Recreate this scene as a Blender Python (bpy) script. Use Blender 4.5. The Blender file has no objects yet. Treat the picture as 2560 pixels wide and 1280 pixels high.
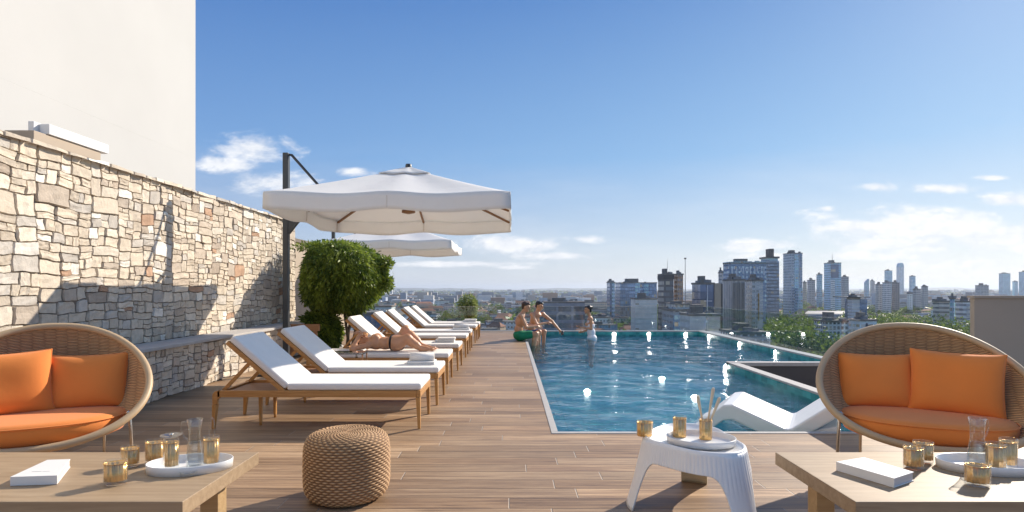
import bpy, math, random
import numpy as np
from mathutils import Vector, Matrix
R = math.radians
S = bpy.context.scene
COL = S.collection
random.seed(7); rng = np.random.default_rng(7)
# ---------------------------------------------------------------- camera
F, H, CX, HY = 1450.0, 1.25, 1276.0, 722.0
cam = bpy.data.cameras.new('camera'); co = bpy.data.objects.new('camera', cam); COL.objects.link(co)
co.location = (0, 0, H); co.rotation_euler = (R(90), 0, 0)
cam.sensor_width = 36; cam.lens = 36*F/2560; cam.shift_x = (1280-CX)/2560; cam.shift_y = (HY-640)/2560
cam.clip_start = 0.05; cam.clip_end = 60000
S.camera = co
S.view_settings.view_transform = 'Standard'; S.view_settings.look = 'None'
S.view_settings.exposure = 0.38; S.view_settings.gamma = 1
S.render.engine = 'CYCLES'
S.cycles.transparent_max_bounces = 24; S.cycles.max_bounces = 8
S.cycles.volume_bounces = 0
def at(px, py, z):
    Y = F*(H-z)/(py-HY); return ((px-CX)*Y/F, Y, z)
def pt(px, py, Y):
    return ((px-CX)*Y/F, Y, H-(py-HY)*Y/F)
# ---------------------------------------------------------------- sun and sky
SUN_EL, SUN_AZ = 30, 47          # azimuth measured from +Y towards +X
sd = Vector((math.sin(R(SUN_AZ))*math.cos(R(SUN_EL)), math.cos(R(SUN_AZ))*math.cos(R(SUN_EL)), math.sin(R(SUN_EL))))
sl = bpy.data.lights.new('sun', 'SUN'); sl.energy = 5.0; sl.angle = R(0.6); sl.color = (1.0, .90, .76)
so = bpy.data.objects.new('sun', sl); COL.objects.link(so); so.rotation_euler = (-sd).to_track_quat('-Z', 'Y').to_euler()

class NT:
    def __init__(s, tree): s.t = tree; s.n = tree.nodes; s.l = tree.links
    def new(s, typ, **kw):
        n = s.n.new(typ)
        for k, v in kw.items(): setattr(n, k, v)
        return n
    def put(s, sock, v):
        if isinstance(v, bpy.types.NodeSocket): s.l.new(v, sock)
        elif v is not None:
            if isinstance(v, (tuple, list)) and len(v) == 3 and sock.type == 'RGBA': v = (*v, 1)
            sock.default_value = v
    def m(s, op, a, b=None, c=None, clamp=False):
        n = s.new('ShaderNodeMath', operation=op); n.use_clamp = clamp
        s.put(n.inputs[0], a); s.put(n.inputs[1], b); s.put(n.inputs[2], c)
        return n.outputs[0]
    def v(s, op, a, b=None, c=None, sc=None):
        n = s.new('ShaderNodeVectorMath', operation=op)
        s.put(n.inputs[0], a); s.put(n.inputs[1], b); s.put(n.inputs[2], c); s.put(n.inputs[3], sc)
        return n.outputs['Value'] if op in ('LENGTH', 'DOT_PRODUCT', 'DISTANCE') else n.outputs[0]
    def mix(s, f, a, b, blend='MIX'):
        n = s.new('ShaderNodeMix', data_type='RGBA', blend_type=blend)
        s.put(n.inputs[0], f); s.put(n.inputs[6], a); s.put(n.inputs[7], b)
        return n.outputs[2]
    def rng(s, x, a, b, c=0.0, d=1.0, smooth=False):
        n = s.new('ShaderNodeMapRange'); n.interpolation_type = 'SMOOTHSTEP' if smooth else 'LINEAR'
        s.put(n.inputs[0], x)
        for i, q in enumerate((a, b, c, d)): s.put(n.inputs[i+1], q)
        return n.outputs[0]
    def noise(s, vec, scale, detail=3, rough=.55, dist=0.0):
        n = s.new('ShaderNodeTexNoise'); s.put(n.inputs['Vector'], vec)
        n.inputs['Scale'].default_value = scale; n.inputs['Detail'].default_value = detail
        n.inputs['Roughness'].default_value = rough; n.inputs['Distortion'].default_value = dist
        return n.outputs['Fac']
    def xyz(s, vec):
        n = s.new('ShaderNodeSeparateXYZ'); s.put(n.inputs[0], vec); return n.outputs
    def comb(s, x, y, z=0.0):
        n = s.new('ShaderNodeCombineXYZ'); s.put(n.inputs[0], x); s.put(n.inputs[1], y); s.put(n.inputs[2], z); return n.outputs[0]

W = bpy.data.worlds.new('World'); S.world = W; W.use_nodes = True
w = NT(W.node_tree); w.n.clear()
sky = w.new('ShaderNodeTexSky', sky_type='NISHITA'); sky.sun_disc = False
sky.sun_elevation = R(SUN_EL); sky.sun_rotation = R(SUN_AZ)
sky.air_density = 1.0; sky.dust_density = 0.6; sky.ozone_density = 2.2; sky.altitude = 50
dirv = w.new('ShaderNodeTexCoord').outputs['Generated']
dx, dy, dz = w.xyz(dirv)
dyc = w.m('MAXIMUM', dy, 0.05)
u = w.m('DIVIDE', dx, dyc); vv = w.m('DIVIDE', dz, dyc)
uv = w.comb(u, vv, 0.0)
hl = w.m('SQRT', w.m('MAXIMUM', w.m('SUBTRACT', 1.0, w.m('MULTIPLY', dz, dz)), .01)); ve = w.m('DIVIDE', dz, hl)
clouds = [(640,368,120,42),(560,412,95,24),(700,455,120,30),(885,430,52,14),(1290,612,190,26),(1470,600,48,13),(1400,640,130,14),
 (2290,570,300,58),(2190,468,75,19),(2350,472,100,17),(2482,444,52,9),(2510,500,90,24),(2070,522,32,9),(1880,615,110,20),(2480,595,200,60),
 (2290,610,240,36),(1290,668,60,8),(2120,570,130,16),(1960,640,150,12),(2420,660,220,16),(2160,640,200,14),(1150,660,200,9)]
acc = None
for (x, y, rx, ry) in clouds:
    cx, cy = (x-CX)/F, (HY-y)/F; ix, iy = F/rx, F/ry
    q = w.v('MULTIPLY_ADD', uv, (ix, iy, 0), (-cx*ix, -cy*iy, 0))
    L = w.v('LENGTH', q)
    if acc is None: acc = L
    else:
        n = w.new('ShaderNodeMath', operation='SMOOTH_MIN'); w.put(n.inputs[0], acc); w.put(n.inputs[1], L); n.inputs[2].default_value = .15; acc = n.outputs[0]
sv = w.v('MULTIPLY', uv, (9, 22, 1))
n1 = w.noise(sv, 1.0, 7, .6, .4)
n2 = w.noise(w.v('MULTIPLY', uv, (34, 70, 1)), 1.0, 5, .6)
dens = w.m('ADD', w.m('SUBTRACT', 1.0, acc), w.m('MULTIPLY', w.m('SUBTRACT', n1, .5), 2.6))
dens = w.m('ADD', dens, w.m('MULTIPLY', w.m('SUBTRACT', n2, .5), .7))
cm = w.m('MULTIPLY', w.rng(dens, -.12, .75, 0, .95, True), w.m('GREATER_THAN', dy, .05))
cm = w.m('MULTIPLY', cm, w.rng(dy, 0.05, .2))
# thin veil low over the city
veil = w.m('MULTIPLY', w.rng(w.noise(w.v('MULTIPLY', uv, (3, 16, 1)), 1.0, 5, .6), .45, .75), w.rng(ve, .02, .28, .35, 0, True))
hor = w.rng(dz, .0, .30, 1, 0, True)
rt = w.rng(w.m('DIVIDE', dx, hl), -.52, .75)
grad = w.mix(w.rng(ve, .22, .50), w.mix(rt, (1.55, 3.2, 6.2), (2.3, 4.4, 6.9)), w.mix(rt, (.60, 1.80, 4.9), (.95, 2.5, 5.5)))
grad = w.mix(w.rng(ve, .02, .22), w.mix(rt, (4.6, 5.2, 6.4), (6.2, 6.8, 7.3)), grad)
hz = w.mix(.82, sky.outputs[0], grad)
hz = w.mix(veil, hz, (7.4, 7.7, 8.1))
shade = w.mix(w.rng(w.m('ADD', w.m('MULTIPLY', n2, .5), w.m('MULTIPLY', n1, .5)), .38, .62), (7.0, 7.3, 7.9), (9.0, 9.0, 9.1))
fin = w.mix(cm, hz, shade)
bg = w.new('ShaderNodeBackground'); w.l.new(fin, bg.inputs[0]); bg.inputs[1].default_value = .093
wo = w.new('ShaderNodeOutputWorld'); w.l.new(bg.outputs[0], wo.inputs[0])
# ---------------------------------------------------------------- mesh helpers
class MB:
    def __init__(s): s.v = []; s.f = []; s.mi = []; s.sm = []; s.uv = {}; s.vc = None; s.cur = 0
    def add(s, vs, fs, smooth=False, M=None):
        b = len(s.v)
        if M is not None: vs = [tuple(M @ Vector(p)) for p in vs]
        s.v += [tuple(p) for p in vs]
        for f in fs: s.f.append(tuple(b+i for i in f)); s.mi.append(s.cur); s.sm.append(smooth)
        return s
    def box(s, x0, x1, y0, y1, z0, z1, M=None):
        vs = [(x0,y0,z0),(x1,y0,z0),(x1,y1,z0),(x0,y1,z0),(x0,y0,z1),(x1,y0,z1),(x1,y1,z1),(x0,y1,z1)]
        return s.add(vs, [(0,3,2,1),(4,5,6,7),(0,1,5,4),(1,2,6,5),(2,3,7,6),(3,0,4,7)], False, M)
    def bar(s, a, b, w, h, w2=None, h2=None):
        a, b = Vector(a), Vector(b); d = (b-a).normalized(); up = Vector((0,0,1)) if abs(d.z) < .95 else Vector((0,1,0))
        x = d.cross(up).normalized(); z = x.cross(d); w2 = w if w2 is None else w2; h2 = h if h2 is None else h2
        vs = [a-x*w/2-z*h/2, a+x*w/2-z*h/2, a+x*w/2+z*h/2, a-x*w/2+z*h/2, b-x*w2/2-z*h2/2, b+x*w2/2-z*h2/2, b+x*w2/2+z*h2/2, b-x*w2/2+z*h2/2]
        return s.add(vs, [(0,1,2,3),(7,6,5,4),(4,5,1,0),(5,6,2,1),(6,7,3,2),(7,4,0,3)])
    def tube(s, path, r, n=10, closed=False, cap=True):
        path = [Vector(p) for p in path]; N = len(path); rs = r if isinstance(r, (list, tuple)) else [r]*N
        vs = []; prev = None
        for i, p in enumerate(path):
            if closed: t = path[(i+1) % N]-path[i-1]
            else: t = path[min(i+1, N-1)]-path[max(i-1, 0)]
            t.normalize()
            if prev is None:
                prev = t.orthogonal().normalized()
            x = (prev - t*prev.dot(t)).normalized(); prev = x; y = t.cross(x)
            for k in range(n):
                a = 2*math.pi*k/n; vs.append(p + (x*math.cos(a)+y*math.sin(a))*rs[i])
        fs = []
        for i in range(N if closed else N-1):
            j = (i+1) % N
            for k in range(n): fs.append((i*n+k, i*n+(k+1)%n, j*n+(k+1)%n, j*n+k))
        if cap and not closed: fs += [tuple(range(n-1, -1, -1)), tuple((N-1)*n+k for k in range(n))]
        return s.add(vs, fs, True)
    def lathe(s, prof, c=(0,0,0), n=32, rf=None, sx=1, sy=1, rot=0, cap=False, cap_top=False):
        vs = []
        for (r, z) in prof:
            for k in range(n):
                a = 2*math.pi*k/n; q = r*(rf(a) if rf else 1)
                x, y = q*math.cos(a)*sx, q*math.sin(a)*sy
                vs.append((c[0]+x*math.cos(rot)-y*math.sin(rot), c[1]+x*math.sin(rot)+y*math.cos(rot), c[2]+z))
        fs = [(i*n+k, i*n+(k+1)%n, (i+1)*n+(k+1)%n, (i+1)*n+k) for i in range(len(prof)-1) for k in range(n)]
        if cap: fs.append(tuple(range(n-1, -1, -1)))
        if cap_top: fs.append(tuple((len(prof)-1)*n+k for k in range(n)))
        return s.add(vs, fs, True)
    def prism(s, poly, z0, z1):
        n = len(poly); vs = [(x, y, z0) for x, y in poly]+[(x, y, z1) for x, y in poly]
        return s.add(vs, [tuple(range(n-1, -1, -1)), tuple(range(n, 2*n))]+[(i, (i+1)%n, n+(i+1)%n, n+i) for i in range(n)])
    def grid(s, P, smooth=True, closed_u=False):
        nu, nv = len(P), len(P[0]); vs = [p for r in P for p in r]; fs = []
        for i in range(nu if closed_u else nu-1):
            j = (i+1) % nu
            for k in range(nv-1): fs.append((i*nv+k, j*nv+k, j*nv+k+1, i*nv+k+1))
        return s.add(vs, fs, smooth)
def obj(name, mb, mats, parent=None, bevel=0, seg=2, sub=0, solid=0, **props):
    me = bpy.data.meshes.new(name); me.from_pydata(mb.v, [], mb.f)
    mats = mats if isinstance(mats, (list, tuple)) else [mats]
    for m in mats: me.materials.append(m)
    me.polygons.foreach_set('use_smooth', mb.sm); me.polygons.foreach_set('material_index', mb.mi)
    if mb.vc is not None:
        a = me.color_attributes.new('tint', 'FLOAT_COLOR', 'POINT')
        a.data.foreach_set('color', np.asarray(mb.vc, dtype=np.float32).ravel())
    me.update()
    o = bpy.data.objects.new(name, me); COL.objects.link(o)
    if parent: o.parent = parent
    if solid:
        q = o.modifiers.new('solid', 'SOLIDIFY'); q.thickness = solid; q.offset = 0
    if bevel:
        q = o.modifiers.new('bevel', 'BEVEL'); q.width = bevel; q.segments = seg; q.limit_method = 'ANGLE'; q.angle_limit = R(35); q.harden_normals = False
    if sub:
        q = o.modifiers.new('sub', 'SUBSURF'); q.levels = q.render_levels = sub
    for k, v in props.items(): o[k] = v
    return o
def npobj(name, verts, faces, mat, parent=None, smooth=False, col=None, **props):
    """fast path: numpy verts (n,3) and faces (m,k)"""
    me = bpy.data.meshes.new(name); k = faces.shape[1]
    me.vertices.add(len(verts)); me.vertices.foreach_set('co', np.asarray(verts, np.float32).ravel())
    me.loops.add(faces.size); me.loops.foreach_set('vertex_index', faces.astype(np.int32).ravel())
    me.polygons.add(len(faces)); me.polygons.foreach_set('loop_start', np.arange(0, faces.size, k, dtype=np.int32))
    me.polygons.foreach_set('loop_total', np.full(len(faces), k, np.int32))
    me.polygons.foreach_set('use_smooth', np.full(len(faces), smooth))
    for m in (mat if isinstance(mat, (list, tuple)) else [mat]): me.materials.append(m)
    if col is not None:
        a = me.color_attributes.new('tint', 'FLOAT_COLOR', 'POINT'); c = np.ones((len(verts), 4), np.float32); c[:, :3] = col; a.data.foreach_set('color', c.ravel())
    me.update(calc_edges=True); me.validate()
    o = bpy.data.objects.new(name, me); COL.objects.link(o)
    if parent: o.parent = parent
    for kk, v in props.items(): o[kk] = v
    return o
def thing(name, label, cat, loc=(0,0,0), rz=0, group=None):
    o = bpy.data.objects.new(name, None); COL.objects.link(o); o.location = loc; o.rotation_euler = (0, 0, rz)
    o.empty_display_size = .1; o['label'] = label; o['category'] = cat
    if group: o['group'] = group
    return o
def tag(o, label, cat, group=None):
    o['label'] = label; o['category'] = cat
    if group: o['group'] = group
    return o
def dup(root, loc=None, rz=None, label=None, group=None, par=None):
    r = root.copy(); COL.objects.link(r); r.parent = par
    if loc is not None: r.location = loc
    if rz is not None: r.rotation_euler = (0, 0, rz)
    if label: r['label'] = label
    if group: r['group'] = group
    for ch in list(root.children): dup(ch, par=r)
    return r
# ---------------------------------------------------------------- materials
def base_mat(name):
    m = bpy.data.materials.new(name); m.use_nodes = True; t = NT(m.node_tree)
    b = t.n['Principled BSDF']; return m, t, b
def mat(name, c, rough=.6, metal=0, var=.12, scale=6, bump=.0, bscale=60, spec=.5, sheen=0, stretch=(1,1,1), sss=0, trans=0, coat=0):
    m, t, b = base_mat(name)
    tc = t.v('MULTIPLY', t.new('ShaderNodeTexCoord').outputs['Object'], stretch)
    n = t.noise(tc, scale, 5, .6)
    k = t.rng(n, .25, .75, 1-var, 1+var)
    t.put(b.inputs['Base Color'], t.v('SCALE', (c[0], c[1], c[2]), sc=k))
    b.inputs['Roughness'].default_value = rough; b.inputs['Metallic'].default_value = metal
    b.inputs['Specular IOR Level'].default_value = spec
    if sheen: b.inputs['Sheen Weight'].default_value = sheen
    if coat: b.inputs['Coat Weight'].default_value = coat
    if sss:
        b.inputs['Subsurface Weight'].default_value = sss; b.inputs['Subsurface Radius'].default_value = (.02, .008, .004); b.inputs['Subsurface Scale'].default_value = .5
    if bump:
        bn = t.new('ShaderNodeBump'); bn.inputs['Strength'].default_value = 1; bn.inputs['Distance'].default_value = bump
        t.put(bn.inputs['Height'], t.noise(tc, bscale, 4, .6)); t.l.new(bn.outputs[0], b.inputs['Normal'])
    if trans:
        tr = t.new('ShaderNodeBsdfTranslucent'); t.put(tr.inputs[0], c); mx = t.new('ShaderNodeMixShader'); mx.inputs[0].default_value = trans
        t.l.new(b.outputs[0], mx.inputs[1]); t.l.new(tr.outputs[0], mx.inputs[2]); t.l.new(mx.outputs[0], t.n['Material Output'].inputs[0])
    return m
def wood(name, c1, c2, rough=.5, ax=0, sc=4, bump=.0008):
    m, t, b = base_mat(name); st = [14, 14, 14]; st[ax] = 1.0
    tc = t.v('MULTIPLY', t.new('ShaderNodeTexCoord').outputs['Object'], tuple(st))
    n = t.noise(tc, sc, 6, .65, .6); t.put(b.inputs['Base Color'], t.mix(t.rng(n, .3, .7), c1, c2)); b.inputs['Roughness'].default_value = rough
    bn = t.new('ShaderNodeBump'); bn.inputs['Distance'].default_value = bump; t.put(bn.inputs['Height'], n); t.l.new(bn.outputs[0], b.inputs['Normal'])
    return m
def glassy(name, tint=(1,1,1), refl=(1,1,1), rough=.02, ior=1.45, extra=0.0, bump=None):
    m, t, b = base_mat(name); t.n.remove(b)
    tr = t.new('ShaderNodeBsdfTransparent'); t.put(tr.inputs[0], tint); gl = t.new('ShaderNodeBsdfGlossy'); t.put(gl.inputs[0], refl); gl.inputs['Roughness'].default_value = rough
    g_ = t.new('ShaderNodeNewGeometry'); cs = t.m('ABSOLUTE', t.v('DOT_PRODUCT', g_.outputs['Normal'], g_.outputs['Incoming'])); f0 = ((ior-1)/(ior+1))**2
    fr = t.m('ADD', t.m('MULTIPLY', t.m('POWER', t.m('SUBTRACT', 1.0, cs, clamp=True), 5.0), 1-f0), f0)
    mx = t.new('ShaderNodeMixShader'); t.put(mx.inputs[0], t.m('ADD', fr, extra, clamp=True)); t.l.new(tr.outputs[0], mx.inputs[1]); t.l.new(gl.outputs[0], mx.inputs[2])
    t.l.new(mx.outputs[0], t.n['Material Output'].inputs[0]); return m
def leafmat(name, c1, c2, tr=.3):
    m, t, b = base_mat(name)
    oi = t.new('ShaderNodeAttribute'); oi.attribute_name = 'tint'
    f = t.xyz(oi.outputs['Color'])[0]
    t.put(b.inputs['Base Color'], t.mix(f, c1, c2)); b.inputs['Roughness'].default_value = .5
    tl = t.new('ShaderNodeBsdfTranslucent'); t.put(tl.inputs[0], t.mix(f, c1, c2)); mx = t.new('ShaderNodeMixShader'); mx.inputs[0].default_value = tr
    t.l.new(b.outputs[0], mx.inputs[1]); t.l.new(tl.outputs[0], mx.inputs[2]); t.l.new(mx.outputs[0], t.n['Material Output'].inputs[0])
    return m
def tintmat(name, rough=.85, bump=.004, bscale=30, var=.18, nscale=9):
    m, t, b = base_mat(name); a = t.new('ShaderNodeAttribute'); a.attribute_name = 'tint'
    tc = t.new('ShaderNodeTexCoord').outputs['Object']
    n = t.noise(tc, nscale, 6, .65, .3)
    t.put(b.inputs['Base Color'], t.v('SCALE', a.outputs['Color'], sc=t.rng(n, .25, .75, 1-var, 1+var))); b.inputs['Roughness'].default_value = rough
    bn = t.new('ShaderNodeBump'); bn.inputs['Distance'].default_value = bump; t.put(bn.inputs['Height'], t.m('ADD', t.noise(tc, bscale, 6, .7, .3), t.m('MULTIPLY', t.noise(tc, 8, 3, .5, 1.0), 1.2))); t.l.new(bn.outputs[0], b.inputs['Normal'])
    return m
M = {}
M['white_fabric'] = mat('white_fabric', (.78,.74,.69), .9, var=.03, bump=.010, bscale=7, sheen=.1)
M['canopy'] = mat('canopy_fabric', (.94,.925,.90), .9, var=.02, trans=.27, bump=.01, bscale=3)
M['teak'] = wood('teak', (.38,.17,.045), (.56,.29,.095), .5, 0)
M['teak_leg'] = wood('teak_leg', (.40,.19,.05), (.58,.31,.10), .5, 2)
M['rib_wood'] = wood('rib_wood', (.22,.10,.04), (.36,.19,.09), .5, 0)
M['dark_metal'] = mat('dark_metal', (.07,.075,.08), .4, .6, .1)
M['orange'] = mat('orange_fabric', (.80,.235,.040), .85, var=.06, scale=3, bump=.0012, bscale=14, sheen=.15)
M['rim'] = mat('rim_cane', (.50,.35,.20), .5, var=.08)
M['chrome'] = mat('brushed_metal', (.55,.52,.48), .25, 1, .05)
M['tabletop'] = wood('oak_top', (.29,.195,.112), (.42,.30,.185), .55, 0, 2.2)
M['white_plastic'] = mat('white_plastic', (.80,.79,.78), .35, var=.02)
M['tray'] = mat('tray_enamel', (.78,.77,.75), .35, var=.02)
M['paper'] = mat('paper_edges', (.62,.58,.55), .8, var=.15, stretch=(1,1,60), scale=8)
M['cover'] = mat('book_cover', (.76,.74,.71), .6, var=.02)
M['ink'] = mat('grey_print', (.42,.42,.42), .7, var=.02)
M['gold'] = mat('gold', (.90,.52,.15), .22, .62, .12, 14)
M['gold_clear'] = mat('amber_gold', (.92,.55,.20), .2, .5, .15, 18)
M['glass'] = glassy('clear_glass', (.93,.94,.94), (1,1,1), .02, 1.45, .03)
M['rail_glass'] = glassy('rail_glass', (.86,.90,.92), (1,1,1), .01, 1.40, .0)
M['skin'] = mat('skin', (.52,.27,.15), .45, var=.14, scale=8, sss=.1)
M['skin2'] = mat('skin_tan', (.56,.28,.15), .42, var=.14, scale=8, sss=.1)
M['hair_brown'] = mat('hair_brown', (.05,.022,.012), .5, var=.3, scale=40)
M['hair_black'] = mat('hair_black', (.012,.010,.010), .4, var=.3, scale=40)
M['green_cloth'] = mat('green_cloth', (.0,.20,.09), .7, var=.2, scale=12)
M['blue_cloth'] = mat('blue_cloth', (.02,.05,.16), .7, var=.2, scale=12)
M['black_cloth'] = mat('black_cloth', (.012,.012,.015), .7)
M['white_cloth'] = mat('white_cloth', (.75,.75,.78), .8, var=.05)
M['cream_wall'] = mat('cream_render', (.57,.56,.54), .9, var=.04, scale=.5, bump=.001, bscale=90)
M['tan_wall'] = mat('tan_render', (.46,.375,.29), .9, var=.05, scale=1.2, bump=.001, bscale=80)
M['dark_wall'] = mat('charcoal_render', (.085,.078,.078), .8, var=.06, scale=2)
M['coping'] = mat('coping_stone', (.42,.40,.38), .7, var=.10, scale=18, bump=.0006, bscale=200)
M['ledge'] = mat('ledge_stone', (.48,.45,.42), .75, var=.12, scale=5, bump=.001, bscale=60)
M['leaf'] = leafmat('foliage', (.05,.10,.014), (.34,.42,.06), .42)
M['leaf2'] = leafmat('foliage_pale', (.14,.19,.05), (.42,.46,.15), .45)
M['bark'] = mat('bark', (.13,.10,.07), .9, var=.3, scale=20, bump=.006, bscale=30, stretch=(1,1,.2))
# ---------------------------------------------------------------- setting: deck, pool, walls
PL, PF, PN, PR, PM, PB = .415, 5.06, 3.68, 5.56, 9.9, 17.1     # pool: left, front, narrow right, wide right, step, back
WZ = -.12
def deck_mat():
    m, t, b = base_mat('timber_look_planks')
    tc = t.new('ShaderNodeTexCoord').outputs['Object']; x, y, z = t.xyz(tc)
    ROW = .165
    ry = t.m('DIVIDE', y, ROW); row = t.m('FLOOR', ry); fy = t.m('FRACT', ry)
    wn = t.new('ShaderNodeTexWhiteNoise', noise_dimensions='1D'); t.put(wn.inputs['W'], row)
    px = t.m('DIVIDE', t.m('ADD', x, t.m('MULTIPLY', wn.outputs[0], 2.9)), 1.32); col = t.m('FLOOR', px); fx = t.m('FRACT', px)
    w2 = t.new('ShaderNodeTexWhiteNoise', noise_dimensions='3D'); t.put(w2.inputs['Vector'], t.comb(row, col, 3.0)); rnd = w2.outputs[0]
    gv = t.comb(t.m('ADD', t.m('MULTIPLY', x, 1.1), t.m('MULTIPLY', rnd, 37.0)), t.m('ADD', t.m('MULTIPLY', y, 24.0), t.m('MULTIPLY', row, 5.3)), rnd)
    g1 = t.noise(gv, 1.3, 6, .62, .9); g2 = t.noise(t.comb(t.m('MULTIPLY', x, 5.0), t.m('MULTIPLY', y, 90.0), rnd), 1.6, 3, .6, .3)
    c = t.mix(t.rng(g1, .30, .72), (.15,.080,.038), (.45,.285,.160))
    c = t.mix(t.rng(rnd, 0, 1, .0, .72), c, t.mix(t.rng(g1, .3, .7), (.29,.178,.098), (.57,.40,.25)))
    c = t.mix(t.m('MULTIPLY', t.rng(g2, .55, .78), .5), c, (.10,.062,.042))
    dk = t.rng(w2.outputs[1] if False else t.m('FRACT', t.m('MULTIPLY', rnd, 7.31)), .0, 1.0, .72, 1.16)
    big = t.rng(t.noise(tc, .9, 3, .5), .3, .7, .90, 1.08)
    c = t.v('SCALE', c, sc=t.m('MULTIPLY', dk, big))
    gy = t.m('MINIMUM', fy, t.m('SUBTRACT', 1.0, fy)); gx = t.m('MULTIPLY', t.m('MINIMUM', fx, t.m('SUBTRACT', 1.0, fx)), 8.0)
    gap = t.m('MINIMUM', gy, gx); gm = t.rng(gap, .008, .028, 1, 0)
    endm = t.rng(gx, .010, .03, 1, 0)
    c = t.mix(t.m('MULTIPLY', gm, .75), c, (.06,.042,.032)); c = t.mix(t.m('MULTIPLY', endm, .55), c, (.50,.42,.34))
    t.put(b.inputs['Base Color'], c); t.put(b.inputs['Roughness'], t.rng(g1, .3, .7, .42, .62))
    bn = t.new('ShaderNodeBump'); bn.inputs['Distance'].default_value = .0025
    t.put(bn.inputs['Height'], t.m('SUBTRACT', t.m('MULTIPLY', g1, .5), t.m('MULTIPLY', gm, 1.0))); t.l.new(bn.outputs[0], b.inputs['Normal'])
    return m
M['deck'] = deck_mat()
d = MB()
d.box(-6.5, 6.3, -3.0, PF-.06, -.35, 0); d.box(-6.5, PL-.06, PF-.06, PB+.12, -.35, 0)
obj('deck', d, M['deck'], kind='structure')
d = MB(); cw = .06
d.box(PL-cw, PL, PF, PB, -.3, .006); d.box(PL-cw, 3.9, PF-cw, PF, -.3, .006)
d.box(PN, PN+.16, PF, PM, -.05, .006); d.box(PN, PR+.2, PM-.16, PM, -.05, .012)
d.box(PR, PR+.2, PM, PB, -.3, .010); d.box(PL-cw, PR+.2, PB, PB+.14, -.3, .014); d.box(-6.5, PL-cw, PB+.12, PB+.26, -.3, .012)
obj('pool_coping', d, M['coping'], bevel=.004, kind='structure')
def tile_mat():
    m, t, b = base_mat('teal_mosaic'); g = t.new('ShaderNodeNewGeometry'); tc = t.new('ShaderNodeTexCoord').outputs['Object']
    x, y, z = t.xyz(tc)
    def cell(q): return t.m('FLOOR', t.m('DIVIDE', q, .10))
    wn = t.new('ShaderNodeTexWhiteNoise', noise_dimensions='3D'); t.put(wn.inputs['Vector'], t.comb(cell(x), cell(y), cell(z)))
    zz = t.rng(z, -1.5, 0, 0, 1)
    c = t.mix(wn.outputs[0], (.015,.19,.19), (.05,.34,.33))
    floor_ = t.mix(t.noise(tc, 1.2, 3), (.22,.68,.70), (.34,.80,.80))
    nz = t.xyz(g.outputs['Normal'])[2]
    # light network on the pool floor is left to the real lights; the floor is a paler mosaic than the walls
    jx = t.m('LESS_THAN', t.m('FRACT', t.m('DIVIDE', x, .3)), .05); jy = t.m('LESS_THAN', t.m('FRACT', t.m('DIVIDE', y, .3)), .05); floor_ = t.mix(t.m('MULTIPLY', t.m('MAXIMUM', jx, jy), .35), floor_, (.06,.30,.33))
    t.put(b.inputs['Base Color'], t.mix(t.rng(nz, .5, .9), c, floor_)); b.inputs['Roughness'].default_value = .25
    return m
M['tile'] = tile_mat()
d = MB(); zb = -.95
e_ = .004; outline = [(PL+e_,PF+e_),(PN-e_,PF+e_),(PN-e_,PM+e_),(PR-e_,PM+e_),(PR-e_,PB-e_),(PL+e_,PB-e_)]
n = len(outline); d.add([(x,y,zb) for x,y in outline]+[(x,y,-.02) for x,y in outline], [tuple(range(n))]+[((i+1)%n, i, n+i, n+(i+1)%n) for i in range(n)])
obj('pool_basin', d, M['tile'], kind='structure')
def water_mat():
    m, t, b = base_mat('pool_water'); t.n.remove(b); tc = t.new('ShaderNodeTexCoord').outputs['Object']
    h = t.m('ADD', t.m('MULTIPLY', t.noise(t.v('MULTIPLY', tc, (2.2, 6.5, 1)), 1.0, 4, .55, 1.0), 1.0), t.m('MULTIPLY', t.noise(t.v('MULTIPLY', tc, (7, 16, 1)), 1.0, 3, .55, .6), .28))
    bn = t.new('ShaderNodeBump'); bn.inputs['Distance'].default_value = .06; bn.inputs['Strength'].default_value = .9; t.put(bn.inputs['Height'], h)
    fr = t.new('ShaderNodeFresnel'); fr.inputs[0].default_value = 1.33; t.l.new(bn.outputs[0], fr.inputs['Normal'])
    gl = t.new('ShaderNodeBsdfGlossy'); gl.inputs['Roughness'].default_value = .03; t.l.new(bn.outputs[0], gl.inputs['Normal']); t.put(gl.inputs[0], (.92,.96,1.0))
    tr = t.new('ShaderNodeBsdfTransparent'); t.put(tr.inputs[0], (.80,.96,.97))
    mx = t.new('ShaderNodeMixShader'); t.l.new(fr.outputs[0], mx.inputs[0]); t.l.new(tr.outputs[0], mx.inputs[1]); t.l.new(gl.outputs[0], mx.inputs[2])
    t.l.new(mx.outputs[0], t.n['Material Output'].inputs[0]); return m
M['water'] = water_mat()
def water_sheet():
    V = []; Fc = []
    waves = [(rng.uniform(-1, 1)*.9, rng.uniform(.55, 1.0), rng.uniform(3, 16), rng.uniform(0, 6.28)) for _ in range(16)]
    def part(x0, x1, y0, y1):
        nx, ny = int((x1-x0)/.05)+1, int((y1-y0)/.04)+1
        X, Y = np.meshgrid(np.linspace(x0, x1, nx), np.linspace(y0, y1, ny), indexing='ij'); Z = np.zeros_like(X)
        for (a, b_, k, ph) in waves: Z += .020/k*np.sin(k*(a*X+b_*Y)+ph+1.1*np.sin(.9*X+.5*Y+ph))
        base = sum(len(v) for v in V); V.append(np.stack([X, Y, Z+WZ], -1).reshape(-1, 3))
        i = np.arange(nx*ny).reshape(nx, ny); Fc.append(np.stack([i[:-1,:-1], i[1:,:-1], i[1:,1:], i[:-1,1:]], -1).reshape(-1, 4)+base)
    part(PL, PN, PF, PM); part(PL, PR, PM, PB)
    npobj('pool_water', np.concatenate(V), np.concatenate(Fc), M['water'], smooth=True, kind='structure')
water_sheet()
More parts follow.
